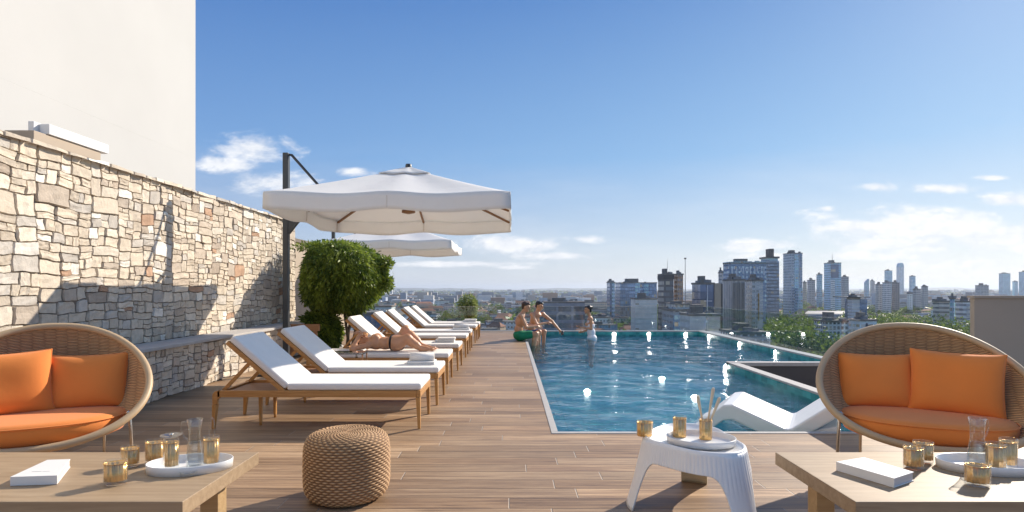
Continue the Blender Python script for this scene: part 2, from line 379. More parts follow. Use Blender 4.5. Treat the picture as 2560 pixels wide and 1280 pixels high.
# pit beside the narrow end, dark outer wall of the pool
d = MB(); d.box(PN+.165, PR+.19, PM-.15, PM-.0, -3, -.3); d.box(PN+.01, PN+.155, PF-.05, PM-.16, -3, -.3); d.box(PN+.165, PR+.19, PM-.145, PM-.01, -.299, -.052)
tag(obj('pool_wall', d, M['dark_wall']), 'dark charcoal outer wall of the pool above the sunken corner', 'wall')
d = MB(); d.box(PN+.16, 8, 5.0, PM-.16, -3.2, -3.0); tag(obj('terrace_slab', d, M['dark_wall'], kind='structure'), 'dark sunken terrace beside the pool', 'terrace')
# pool lights
def lamp_mat(name, c, s):
    m, t, b = base_mat(name); t.n.remove(b); e = t.new('ShaderNodeEmission'); t.put(e.inputs[0], c); e.inputs[1].default_value = s
    t.l.new(e.outputs[0], t.n['Material Output'].inputs[0]); return m
M['lamp'] = lamp_mat('pool_lamp', (1, .97, .90), 26)
def pool_light(x, y, z, nrm, label, r=.06, grp='pool lights under water'):
    t_ = thing('pool_light', label, 'pool light', (x, y, z), group=grp)
    q = Vector(nrm).to_track_quat('Z', 'Y').to_matrix().to_4x4()
    a = MB(); a.lathe([(r*.05, r*.8), (r*.45, r*.72), (r*.8, r*.48), (r, .006)], n=20, cap=True); a.v = [tuple(q @ Vector(p)) for p in a.v]; obj('lens', a, M['lamp'], t_)
    a = MB(); a.lathe([(r, .0), (r, .010), (r*1.3, .008), (r*1.3, 0)], n=20); a.v = [tuple(q @ Vector(p)) for p in a.v]; obj('bezel', a, M['chrome'], t_)
for (px, py, lab) in [(1468,980,'round underwater light at the bottom nearest the left pool edge'), (1655,948,'round underwater light at the pool bottom in the middle of the pool'), (1737,995,'round underwater light at the bottom just behind the cup of sticks')]:
    x, y, z = at(px, py, zb); pool_light(x, y, zb+.003, (0,0,1), lab, .075)
for px, lab in [(1535,'light in the far pool wall just right of the woman in the water'), (1622,'light in the middle of the far pool wall'), (1714,'light in the far pool wall nearest the corner')]:
    x = (px-CX)*PB/F; pool_light(x, PB-.004, -.085, (0,-1,0), lab, .05)
for px, lab in [(1773,'light in the long right pool wall nearest the far corner'), (1850,'light halfway along the long right pool wall'), (1940,'light in the right pool wall nearest the notch corner')]:
    y = PR*F/(px-CX); pool_light(PR-.004, y, -.085, (-1,0,0), lab, .05)
pool_light(PN-.004, PN*F/(1816-CX)+.0, -.085, (-1,0,0), 'light in the inner pool wall beside the sharp coping corner', .05)
# ------------------------------------------------ glass balustrade
def balustrade(name, pts, z0, z1, label, n):
    t_ = thing(name, label, 'glass railing', (pts[0][0], pts[0][1], 0)); a, b = Vector((*pts[0], 0)), Vector((*pts[1], 0)); d_ = (b-a)/n; u_ = d_.normalized()
    ang = math.atan2(u_.y, u_.x)
    for i in range(n):
        m_ = MB(); L = d_.length; m_.box(i*L+.012, (i+1)*L-.012, -.006, .006, z0, z1); o = obj('glass_panel', m_, M['rail_glass'], t_); o.rotation_euler = (0,0,ang)
        m_ = MB(); m_.box(i*L+.012, (i+1)*L-.012, -.007, .007, z1, z1+.006); o = obj('top_edge', m_, M['chrome'], o)
balustrade('glass_balustrade', [(-4.2, PB+.28), (5.9, PB+.28)], -.25, .72, 'long frameless glass railing along the far edge of the deck and pool', 7)
balustrade('glass_balustrade', [(5.84, PB+.24), (5.84, PM-.2)], -.25, .72, 'frameless glass railing along the right pool edge above the city', 5)
# ------------------------------------------------ stone walls
def stones(y0, y1, z0, z1, xface, smin, smax, seed, topvar=0.0):
    r = random.Random(seed); rects = []
    def split(a, b, c, d_, dep):
        w_, h_ = b-a, d_-c
        lim = r.choice([smax*.62, smax, smax*1.35, smax*.45, smax*.8])
        if (w_ <= lim and h_ <= lim*.50) or (w_ < smin*2 and h_ < smin*1.6) : rects.append((a, b, c, d_)); return
        if w_/max(h_, 1e-6) > r.uniform(1.4, 2.7) and w_ > smin*2:
            k = a+w_*r.uniform(.32, .68); split(a, k, c, d_, dep+1); split(k, b, c, d_, dep+1)
        elif h_ > smin*1.2:
            k = c+h_*r.uniform(.34, .66); split(a, b, c, k, dep+1); split(a, b, k, d_, dep+1)
        else: rects.append((a, b, c, d_))
    y = y0
    while y < y1-.01:
        yy = min(y1, y+r.uniform(.9, 1.3)); yy = y1 if y1-yy < .5 else yy
        split(y, yy, z0, z1, 0); y = yy
    V = []; Fc = []; C = []
    nz = [(r.uniform(1, 6), r.uniform(1, 6), r.uniform(0, 6)) for _ in range(6)]
    def warp(p, q):
        a = sum(math.sin(k1*p+k2*q+ph) for k1, k2, ph in nz)*.0065; b = sum(math.sin(k2*p*1.3-k1*q+ph) for k1, k2, ph in nz)*.0065
        a += .005*math.sin(21*q+7*p)+.004*math.sin(47*q+5); b += .005*math.sin(19*p+11*q)+.004*math.sin(43*p+2)
        return p+a, q+b
    pal = [((.60,.54,.455),8), ((.55,.49,.41),6), ((.66,.61,.53),6), ((.76,.74,.70),1.6), ((.50,.44,.375),3), ((.45,.30,.21),.8), ((.51,.485,.45),4), ((.43,.37,.31),.8), ((.58,.52,.44),6)]
    tot = sum(k for _, k in pal)
    n_ = 6
    for (a, b, c, d_) in rects:
        q = r.uniform(0, tot); 
        for col, k in pal:
            q -= k
            if q <= 0: break
        br = r.uniform(.9, 1.12); col = [min(.85, v_*br*q_) for v_, q_ in zip(col, (1.05, 1.0, .94))]
        g = r.uniform(.0005, .0035); depth = r.uniform(.008, .024); tilt1, tilt2 = r.uniform(-.07, .07), r.uniform(-.07, .07)
        base = len(V); w_, h_ = b-a, d_-c; jit = [r.uniform(0, .012) for _ in range(4)]
        for i in range(n_):
            for j in range(n_):
                s, t = i/(n_-1), j/(n_-1); s_, t_ = (s*2-1), (t*2-1)
                pw = 1.0
                e = max(abs(s_), abs(t_)); edge = 1 if e > .99 else 0
                # round the corners
                cr = .10*(abs(s_)*abs(t_))**3
                ss = .5+.5*s_*(1-cr*.8); tt = .5+.5*t_*(1-cr*.8)
                if not edge: 
                    # squeeze inner ring to the border to make a crisp shoulder
                    f = .90/.6
                    ss = .5+.5*max(-.955, min(.955, s_*f)); tt = .5+.5*max(-.93, min(.93, t_*f))
                yy = a+g+(w_-2*g)*ss; zz = c+g+(h_-2*g)*tt
                yy, zz = warp(yy, zz)
                x = -.03 if edge else depth + tilt1*(ss-.5)*w_ + tilt2*(tt-.5)*h_ + r.uniform(-.005, .005)
                if edge and e > .99: x = -.02
                V.append((xface+x, yy, zz)); sh = 1
                C.append((col[0]*sh, col[1]*sh, col[2]*sh))
        for i in range(n_-1):
            for j in range(n_-1): k = base+i*n_+j; Fc.append((k, k+n_, k+n_+1, k+1))
    return np.array(V), np.array(Fc), np.array(C)
M['stone'] = tintmat('rubble_stone', .9, .007, 26)
M['mortar'] = mat('dark_joint', (.20,.165,.13), .95, var=.3, scale=25, bump=.003, bscale=80)
wl = thing('stone_wall', 'tall rough rubble stone wall of cream and tan blocks behind the wicker sofa', 'stone wall', (-4.4, 8, 0))
def rel(o, p):   # keep world placement under a moved empty
    o.location = tuple(-c for c in p.location); return o
V, Fc, C = stones(1.2, 11.9, .0, 2.62, -4.43, .080, .31, 3)
rel(npobj('stonework', V, Fc, M['stone'], wl, False, C), wl)
d = MB(); d.box(-4.9, -4.432, 1.2, 11.93, 0, 2.63); rel(obj('core', d, M['mortar'], wl), wl)
# ragged coping course and the return at the far end
V2, F2, C2 = stones(0, .48, 0, 2.62, 0, .09, .3, 5); V3 = V2.copy(); V3[:, 0] = -4.9+V2[:, 1]; V3[:, 1] = 11.93+V2[:, 0]; V3[:, 2] = V2[:, 2]; rel(npobj('end_face', V3, F2[:, ::-1].copy(), M['stone'], wl, False, C2), wl)
V4, F4, C4 = stones(1.2, 11.93, -4.92, -4.36, 0, .12, .42, 8)
V5 = np.stack([V4[:, 2], V4[:, 1], 2.60+V4[:, 0]*.9], -1); rel(npobj('top_course', V5, F4[:, ::-1].copy(), M['stone'], wl, False, C4), wl)
lw = thing('stone_ledge', 'low stone ledge with smooth grey top running along the rubble wall', 'ledge', (-4.0, 8, 0))
V, Fc, C = stones(1.2, 11.9, .0, .565, -3.97, .080, .27, 13)
rel(npobj('stonework', V, Fc, M['stone'], lw, False, C), lw)
d = MB(); d.box(-4.42, -3.972, 1.2, 11.9, 0, .56); rel(obj('core', d, M['mortar'], lw), lw)
d = MB(); d.box(-4.36, -3.90, 1.2, 11.92, .566, .605); rel(obj('cap', d, M['ledge'], lw, bevel=.006), lw)
# white tower of the hotel, top left
tb = thing('tower_building', 'tall plain cream rendered tower rising behind the stone wall', 'building', (-6, 5, 0))
d = MB(); d.box(-16, -6.0006, -6, 11.05, -40, 3.734); rel(obj('lower_wall', d, M['cream_wall'], tb), tb)
d = MB(); d.box(-16, -6.0, -6, 11.05, 3.7342, 26); rel(obj('upper_wall', d, M['cream_wall'], tb), tb)
# white box fixture on the wall
wf = thing('awning_box', 'slim white metal awning box fixed above the stone wall', 'awning box', (-4.45, 6, 2.7))
d = MB(); d.box(-4.60, -4.50, 5.66, 6.50, 2.76, 2.86); rel(obj('housing', d, M['white_plastic'], wf, bevel=.006), wf)
d = MB(); d.box(-4.66, -4.603, 5.60, 5.82, 2.77, 2.87); rel(obj('end_cap', d, M['white_plastic'], wf, bevel=.006), wf)
d = MB(); d.box(-4.80, -4.52, 5.50, 6.40, 2.64, 2.755); rel(obj('bracket', d, M['tan_wall'], wf, bevel=.004), wf)
# tan walls
wt = thing('parapet_wall', 'tan rendered parapet wall beyond the end of the stone wall', 'wall', (-5, 14, 0))
d = MB(); d.box(-5.1, -4.75, 12.0, 17.1, 0, 2.28); rel(obj('wall', d, M['tan_wall'], wt), wt)
d = MB(); d.box(-5.14, -4.71, 12.0, 17.14, 2.283, 2.36); rel(obj('coping', d, mat('dark_coping', (.17,.14,.11), .8), wt), wt)
wt = thing('parapet_wall', 'plain tan wall block at the right edge behind the wicker sofa', 'wall', (5.6, 6.5, 0))
d = MB(); d.box(5.04, 9.0, 6.3, 6.36, -3, 1.15); rel(obj('wall', d, M['tan_wall'], wt), wt)
d = MB(); d.box(5.02, 9.0, 6.28, 6.38, 1.152, 1.175); rel(obj('coping', d, M['tan_wall'], wt), wt)
d = MB(); d.box(-12, 5.5, 17.45, 17.6, -40, -.4); d.box(-16, 8, -8, 17.4, -40, -3.3); tag(obj('hotel_building', d, M['tan_wall']), 'lower storeys of the hotel under the pool deck', 'building')
# ---------------------------------------------------------------- loungers
def lounger(flat=False):
    t_ = thing('sun_lounger', '', 'sun lounger')
    L0, L1, W_ = -1.87, 0.0, .645        # local x from head (-1.87) to foot (0); y 0..W
    f = MB()
    for y in (0, W_-.035):
        f.box(L0+.05, L1-.045, y, y+.035, .284, .343)
        # curved shoulder at the head end
        prof = []
        for k in range(7):
            a = math.pi/2*k/6; prof.append((L0+.055-.05*math.sin(a), .343-.05+.05*math.cos(a)))
        inner = [(L0+.045, .22), (L0+.055, .284)]
        pr = [(L0+.055, .343)]+prof[1:]+[(L0+.006, .22), (L0+.045, .22), (L0+.052, .265), (L0+.075, .284), (L0+.075, .343)]
        n = len(pr); f.add([(x, y, z) for x, z in pr]+[(x, y+.035, z) for x, z in pr], [tuple(range(n)), tuple(range(2*n-1, n-1, -1))]+[((i+1)%n, i, n+i, n+(i+1)%n) for i in range(n)])
    f.box(L1-.045, L1-.01, 0, W_, .284, .343); f.box(L0+.045, L0+.08, .035, W_-.035, .29, .335)
    f.box(-1.24, -1.20, .035, W_-.035, .29, .335); f.box(-.62, -.58, .035, W_-.035, .29, .335)
    obj('frame', f, M['teak'], t_, bevel=.004)
    s = MB()
    for k in range(14): x = -1.18+k*.085; s.box(x, x+.055, .036, W_-.036, .322, .341)
    obj('slats', s, M['teak'], t_)
    for (x, ty) in ((L1-.032, 0), (L0+.026, 0), (L1-.032, 1), (L0+.026, 1)):
        y = .02 if ty == 0 else W_-.02; l = MB()
        dx_ = -.016 if x < -1 else .008
        zt = .2839 if x > -1 else .2199
        l.bar((x, y, zt), (x+dx_, y, 0), .038, .054, .024, .026); obj('leg', l, M['teak_leg'], t_, bevel=.003)
    for y in (.16, W_-.16):
        l = MB(); l.bar((-1.50, y, .30), (-1.50, y, .03), .028, .034, .022, .022); l.lathe([(.012, 0), (.012, .03)], (-1.50, y, 0), 10, cap=True); obj('support_leg', l, M['teak_leg'], t_)
    m_ = MB(); m_.box(-1.205, -.008, .012, W_-.012, .344, .405); obj('seat_cushion', m_, M['white_fabric'], t_, bevel=.018, seg=3)
    bl = .66; ang = 0.0 if flat else R(41)
    Mt = Matrix.Translation((-1.225, 0, .352 if not flat else .344)) @ Matrix.Rotation(ang, 4, 'Y')
    m_ = MB(); m_.box(-bl, 0, .012, W_-.012, 0.0, .062, Mt); obj('back_cushion', m_, M['white_fabric'], t_, bevel=.018, seg=3)
    b_ = MB()
    if flat: b_.box(-bl, 0, .04, W_-.04, -.022, -.002, Mt)
    else:
        for y in (.012, W_-.047): b_.box(-bl-.005, .02, y, y+.035, -.040, -.002, Mt)
        for k in range(8): b_.box(-bl+k*.082, -bl+k*.082+.045, .047, W_-.047, -.028, -.008, Mt)
    obj('backrest', b_, M['teak'], t_, bevel=.003)
    if not flat:
        for y in (.06, W_-.06):
            a = Mt @ Vector((-.40, y, -.03)); q = MB(); q.bar(tuple(a), (-1.79, y, .335), .022, .03); obj('prop', q, M['teak'], t_)
        q = MB(); q.box(-1.82, -1.30, .05, W_-.05, .30, .318); obj('prop_tray', q, M['rib_wood'], t_)
    return t_
LG = 'sun loungers lined up beside the pool'
base_l = lounger(); flat_l = lounger(True)
LY = [5.16, 6.22, 7.58, 8.85, 10.55, 11.7, 13.4, 14.45]
LX = [-.79, -.765, -.80, -.78, -.79, -.79, -.79, -.77]
labs = ['nearest teak lounger with raised back and no towel, close to the wicker pouf',
 'second teak lounger from the front, white cushion with a rolled towel at its foot',
 'flat teak lounger carrying the sunbathing woman in black bikini bottoms',
 'fourth lounger from the front, behind the sunbather, folded towel at its foot',
 'fifth white cushioned lounger from the front, without towel, behind the sunbather\'s knees',
 'sixth white cushioned lounger from the front, with a rolled towel at the foot',
 'seventh lounger from the front, bare, last but one before the far glass railing',
 'farthest white lounger in the row, with a folded towel, next to the glass railing']
for i in range(8):
    if i == 0: o = base_l
    elif i == 2: o = flat_l
    else: o = dup(base_l)
    o.location = (LX[i], LY[i], 0); o.rotation_euler[2] = R((0, -.4, .5, -.5, .3, .7, -.6, .3)[i]); o['label'] = labs[i]; o['group'] = LG
def towel(x, y, z, s, label, roll=True):
    t_ = thing('towel', label, 'towel', (x, y, z), R(2), 'white towels on the loungers')
    a = MB()
    for k in range(2): a.box(-.17*s, .14*s, 0, .26*s, .001+k*.019, .018+k*.019)
    obj('folded_layers', a, M['white_fabric'], t_, bevel=.007, seg=3)
    if roll:
        a = MB(); P_ = []
        for k in range(44):
            th = k*.42; r_ = .012+.0022*th*.95; P_.append((r_*math.cos(th)*1.15, r_*math.sin(th)))
        n = len(P_); g = [[(-.145*s, .12*s+p[0], .078+p[1]) , (.125*s, .12*s+p[0], .078+p[1])] for p in P_]
        a.grid(g); obj('rolled_towel', a, M['white_fabric'], t_, solid=.006)
    else:
        a = MB(); a.box(-.13*s, .15*s, .02, .22*s, .041, .075); obj('top_fold', a, M['white_fabric'], t_, bevel=.012, seg=3)
towel(-.98, 6.42, .405, 1, 'white towel rolled on top of a folded one at the foot of the second lounger')
towel(-1.02, 9.1, .405, 1, 'white folded towel at the foot of the lounger behind the sunbather', False)
towel(-1.0, 11.9, .405, 1.1, 'white rolled towel at the foot of the sixth lounger')
towel(-1.02, 14.65, .405, 1.1, 'white folded towel on the farthest lounger', False)
# slim side table between second and third loungers
t_ = thing('side_table', 'slim dark metal side table between the second lounger and the sunbather', 'side table', (-2.02, 7.2, 0))
a = MB(); a.box(-.22, .22, -.12, .12, .462, .468); obj('top', a, M['glass'], t_)
a = MB()
for p, q in (((-.22,-.12),(.22,-.12)), ((-.22,.12),(.22,.12)), ((-.22,-.12),(-.22,.12)), ((.22,-.12),(.22,.12))): a.bar((*p, .455), (*q, .455), .014, .012)
obj('top_frame', a, M['dark_metal'], t_)
for x in (-.21, .21):
    for y in (-.11, .11): a = MB(); a.bar((x, y, .449), (x*.95, y, 0), .014, .014); obj('leg', a, M['rib_wood'], t_)
# ---------------------------------------------------------------- cantilever umbrellas
def umbrella():
    t_ = thing('cantilever_umbrella', '', 'umbrella'); hw = 1.5; ze, zp = 2.43, 3.02
    def roofz(x, y):
        m_ = max(abs(x), abs(y))/hw; 
        # sag between the eight ribs
        a = math.atan2(y, x); sag = .5-.5*math.cos(8*a)
        return ze+(zp-ze)*(1-m_)**1.08 - .035*sag*m_*(1.3-m_)-.022*sag*m_
    c = MB(); N = 14; per = 96
    def per_pt(k, s):
        a = (k/per)*4; side = int(a) % 4; f = (a-int(a))*2-1
        x, y = [(f, -1), (1, f), (-f, 1), (-1, -f)][side]
        return x*hw*s, y*hw*s
    g = []
    for k in range(per):
        row = []
        for j in range(N+1):
            s = .17+.83*j/N; x, y = per_pt(k, s); row.append((x, y, roofz(x, y)))
        g.append(row)
    c.grid(g, closed_u=True); obj('canopy', c, M['canopy'], t_, solid=.004)
    v_ = MB(); g = []
    for k in range(per):
        x, y = per_pt(k, 1); z0 = roofz(x, y); f = (k % (per//8))/(per//8)
        dip = math.sin(math.pi*f); row = []
        for j in range(5):
            q = j/4; o_ = 1.0+.004*q+ .006*q*math.sin(k*.9); row.append((x*o_, y*o_, z0-(.205+.018*dip)*q))
        g.append(row)
    v_.grid(g, closed_u=True); obj('valance', v_, M['canopy'], t_, solid=.004)
    v_ = MB(); g = []
    for k in range(per):
        row = []
        for j in range(5):
            s = .001+.24*j/4; x, y = per_pt(k, s); row.append((x, y, roofz(x, y)+.030-.010*j/4))
        g.append(row)
    v_.grid(g, closed_u=True); obj('vent_cap', v_, M['canopy'], t_, solid=.004)
    f_ = MB(); f_.lathe([(.001, .065), (.04, .065), (.045, .05), (.05, .02)], (0, 0, zp), 16); obj('finial', f_, M['dark_metal'], t_)
    for k in range(8):
        a = math.pi/4*k; L = hw if k % 2 == 0 else hw*math.sqrt(2); x, y = math.cos(a)*L*.985, math.sin(a)*L*.985
        r_ = MB(); r_.bar((math.cos(a)*.06, math.sin(a)*.06, zp-.08), (x, y, ze-.035), .028, .03); obj('rib', r_, M['rib_wood'], t_)
        r_ = MB(); r_.bar((math.cos(a)*.06, math.sin(a)*.06, 2.44), (x*.42, y*.42, zp-.10-(zp-ze)*.42-.02), .018, .02); obj('strut', r_, M['rib_wood'], t_)
        r_ = MB(); x2, y2 = x/.985*.998, y/.985*.998; r_.bar((x2, y2, ze-.02), (x2*1.002, y2*1.002, ze-.19), .016, .008); obj('corner_tab', r_, M['white_fabric'], t_)
    r_ = MB(); r_.lathe([(.02, .3), (.06, .28), (.07, .02), (.10, 0), (.10, -.03), (.02, -.05)], (0, 0, 2.40), 16, cap_top=True); obj('hub', r_, M['rib_wood'], t_)
    r_ = MB(); r_.bar((-1.80, 0, 0.02), (-1.80, 0, 3.25), .085, .085); obj('mast', r_, M['dark_metal'], t_, bevel=.012)
    r_ = MB(); r_.bar((-1.80, 0, 3.22), (-.25, 0, 2.40+.30), .05, .035); obj('stay', r_, M['dark_metal'], t_) if False else None
    r_ = MB(); r_.tube([(-1.78, 0, 3.225), (-1.72, 0, 3.22), (-1.33, 0, 2.78), (-1.0, 0, 2.62)], .020, 8); obj('stay', r_, M['dark_metal'], t_)
    r_ = MB(); r_.bar((-1.76, 0, 2.40), (-.05, 0, 2.52), .04, .04); obj('boom', r_, M['dark_metal'], t_)
    r_ = MB(); r_.add([(-1.755, -.04, 2.32), (-1.755, -.04, 2.06), (-1.58, -.04, 2.28), (-1.755, .04, 2.32), (-1.755, .04, 2.06), (-1.58, .04, 2.28)], [(0,1,2),(5,4,3),(0,3,4,1),(1,4,5,2),(2,5,3,0)]); obj('bracket', r_, M['dark_metal'], t_)
    r_ = MB(); r_.box(-2.1, -1.5, -.3, .3, .0, .03); obj('base_plate', r_, M['dark_metal'], t_, bevel=.006)
    return t_
u1 = umbrella(); u1.location = (-1.5, 8.54, 0); u1['label'] = 'large near off-white cantilever umbrella over the first loungers, on a dark post'; u1['group'] = 'cantilever umbrellas over the loungers'
u2 = dup(u1, (-2.93, 15.5, 0), label='smaller looking far off-white umbrella behind the round leafy tree')
# ---------------------------------------------------------------- foliage
def leaves(n, centre, rad, size, seed, hang=0.0, shell=.5, flat=(1,1,1), bumps=9, elong=2.4, bamp=.22, boxy=2.0, outl=0.03):
    r = np.random.default_rng(seed)
    d_ = r.normal(size=(n, 3)); d_ /= np.linalg.norm(d_, axis=1)[:, None]
    rr = (1-shell*r.random(n)**1.6)
    # lumpy outline
    bd = r.normal(size=(bumps, 3)); bd /= np.linalg.norm(bd, axis=1)[:, None]; ba = r.uniform(-bamp, bamp, bumps)
    lump = 1+(np.clip(d_@bd.T, 0, 1)**4*ba).sum(1)
    k = (np.abs(d_)**boxy).sum(1)**(-1/boxy) if boxy != 2 else 1.0
    out = np.where(r.random(n) < outl, r.uniform(1.0, 1.14, n), 1.0)
    P0 = d_*(rr*lump*k*out)[:, None]*np.array(rad)+np.array(centre)
    # leaf axis: outward mixed with hanging
    ax = d_*1.0+r.normal(size=(n, 3))*.7; ax[:, 2] -= hang; ax /= np.linalg.norm(ax, axis=1)[:, None]
    side = np.cross(ax, r.normal(size=(n, 3))); side /= np.linalg.norm(side, axis=1)[:, None]
    sz = size*r.uniform(.6, 1.35, n)[:, None]
    a = P0; b = P0+ax*sz*.5*elong+side*sz*.5; c = P0+ax*sz*elong; d2 = P0+ax*sz*.5*elong-side*sz*.5
    V = np.stack([a, b, c, d2], 1).reshape(-1, 3); Fc = np.arange(n*4).reshape(n, 4)
    clump = np.sin(P0@np.array([7.1, 5.3, 4.7])/max(rad)+1.3)*.18+np.sin(P0@np.array([-11, 9, 13.])/max(rad))*.15
    tint = np.clip(r.beta(1.6, 2.2, n)+clump, 0, 1)
    C = np.repeat(np.stack([tint]*3, -1), 4, 0)
    return V, Fc, C
def merge(parts):
    V = []; Fc = []; C = []; b = 0
    for v_, f_, c_ in parts: V.append(v_); Fc.append(f_+b); C.append(c_); b += len(v_)
    return np.concatenate(V), np.concatenate(Fc), np.concatenate(C)
TX, TY = -3.32, 11.4
tr = thing('potted_tree', 'round clipped leafy green tree behind the loungers beside the umbrella post', 'tree', (TX, TY, 0))
parts = [leaves(36000, (-.03, 0, 1.45), (.80, .80, .70), .027, 1, hang=1.3, shell=.5, boxy=2.35, elong=3.2, bumps=30, bamp=.13, outl=.03), leaves(6500, (.05, 0, 1.04), (.52, .5, .28), .027, 15, hang=1.6, shell=.8, elong=3.4, bumps=20, bamp=.3)]
parts.append(leaves(450, (.88, 0, 1.78), (.13, .14, .12), .030, 2, hang=.3, shell=.9)); parts.append(leaves(450, (.90, 0, 1.36), (.11, .12, .13), .030, 3, hang=.3, shell=.9))
parts.append(leaves(300, (.84, .0, 1.56), (.08, .1, .22), .030, 33, hang=.3, shell=.9))
parts.append(leaves(500, (.24, 0, .74), (.14, .14, .20), .027, 4, hang=1.5, shell=.8, elong=3))
parts.append(leaves(2200, (-.25, 0, 2.06), (.55, .5, .10), .028, 5, hang=-.3, shell=.9))
V, Fc, C = merge(parts); npobj('crown', V, Fc, M['leaf'], tr, False, C)
a = MB()
for (x0, x1, y1, zt) in ((.10, .22, .05, 1.1), (.16, .02, -.08, 1.2), (.20, .42, .0, 1.0), (.24, .30, .12, 1.2)):
    a.tube([(x0, 0, .02), (x0+.3*(x1-x0), y1*.3, .4), (x1, y1, zt), (x1*1.6, y1*2, zt+.5)], [.035, .028, .022, .008], 8)
obj('trunk', a, M['bark'], tr)
sh = thing('shrub', 'low dark green bush under the round tree at the wall', 'shrub', (-3.72, 11.3, 0))
V, Fc, C = leaves(11000, (0, 0, .42), (.38, .34, .42), .030, 6, hang=1.0, shell=.6, elong=3); npobj('foliage', V, Fc, M['leaf'], sh, False, C)
a = MB(); a.tube([(0, 0, .0), (.02, 0, .4)], [.03, .02], 8); obj('stem', a, M['bark'], sh)
# planter bed of white stones with timber rail
pb = thing('planter_bed', 'low bed edged with pale stones around the tree foot', 'planter', (-3.3, 11.4, 0))
a = MB(); r_ = random.Random(4)
for k in range(34):
    ang = 2*math.pi*k/34; x, y = .78*math.cos(ang)+r_.uniform(-.03, .03), .62*math.sin(ang); s = r_.uniform(.06, .1)
    a.lathe([(s*.5, 0), (s, .03), (s*.95, .07), (s*.4, .10), (.001, .105)], (x, y, 0), 7, rf=lambda t: 1+.12*math.sin(3*t+ang*9), cap=True)
obj('stone_edging', a, M['ledge'], pb)
a = MB(); a.lathe([(.001, .06), (.7, .05), (.76, .0)], (0, 0, 0), 24, sy=.8); obj('soil', a, mat('pale_gravel', (.42,.38,.33), .95, var=.3, scale=60, bump=.01, bscale=60), pb)
rl = thing('timber_rail', 'weathered brown timber board beside the umbrella post', 'timber board', (-3.75, 10.3, 0))
a = MB(); a.box(-.20, .35, 0, .06, .50, .62); obj('board', a, M['rib_wood'], rl); a = MB(); a.box(-.18, -.12, 0, .05, 0, .50); obj('post', a, M['rib_wood'], rl); a = MB(); a.box(.25, .31, 0, .05, 0, .50); obj('post', a, M['rib_wood'], rl)
# ---------------------------------------------------------------- wicker sofas
def weave_mat(name, c1, c2, rows, cols, dist=.006):
    m, t, b = base_mat(name); uvn = t.new('ShaderNodeUVMap').outputs[0]; u_, v_, _ = t.xyz(uvn)
    wob = t.m('MULTIPLY', t.m('SUBTRACT', t.noise(uvn, 14, 2), .5), .012)
    U = t.m('MULTIPLY', t.m('ADD', u_, wob), float(cols)); V_ = t.m('MULTIPLY', t.m('ADD', v_, wob), float(rows))
    par = t.m('MULTIPLY', t.m('FLOORED_MODULO', t.m('FLOOR', U), 2.0), .5)
    strand = t.m('ABSOLUTE', t.m('SINE', t.m('MULTIPLY', t.m('ADD', V_, par), math.pi)))
    over = t.m('SINE', t.m('MULTIPLY', t.m('FRACT', U), math.pi))
    h = t.m('MULTIPLY', strand, t.m('ADD', t.m('MULTIPLY', over, .4), .6))
    n = t.noise(uvn, 60, 3)
    c = t.mix(t.rng(h, .05, .75), c1, t.mix(n, c2, tuple(min(1, q*1.35) for q in c2)))  # shade in the weave gaps is put into the colour along with the pattern
    t.put(b.inputs['Base Color'], c); b.inputs['Roughness'].default_value = .6
    bn = t.new('ShaderNodeBump'); bn.inputs['Distance'].default_value = dist; t.put(bn.inputs['Height'], h); t.l.new(bn.outputs[0], b.inputs['Normal'])
    return m
M['weave'] = weave_mat('wicker_weave', (.15,.07,.028), (.58,.35,.175), 92, 17, .006)
def pillow(name, w_, h_, th, Mx, parent, mt, seed=0):
    a = MB(); N = 22; r_ = random.Random(seed); ph = r_.uniform(0, 6)
    for side in (1, -1):
        g = []
        for i in range(N+1):
            row = []
            for j in range(N+1):
                s, t = -1+2*i/N, -1+2*j/N
                s, t = math.sin(s*math.pi/2), math.sin(t*math.pi/2)
                x = s*w_/2*(1-.055*(1-t*t)); z = t*h_/2*(1-.07*(1-s*s))
                q = max(0, (1-s**4))**.55*max(0, (1-t**4))**.55
                y = side*th/2*q*(1+.10*math.sin(3*s+ph)*math.cos(2.2*t+ph))
                row.append(tuple(Mx @ Vector((x, y, z))))
            g.append(row if side == 1 else row[::-1])
        a.grid(g)
    o = obj(name, a, mt, parent)
    b = MB(); P_ = []
    for k in range(96):
        q = k/24; sd_ = int(q); f = math.sin(((q-sd_)*2-1)*math.pi/2); s, t = [(f, -1), (1, f), (-f, 1), (-1, -f)][sd_]
        P_.append(tuple(Mx @ Vector((s*w_/2*(1-.055*(1-t*t)), 0, t*h_/2*(1-.07*(1-s*s))))))
    b.tube(P_, .0035, 6, closed=True); obj('piping', b, mt, o)
    return o
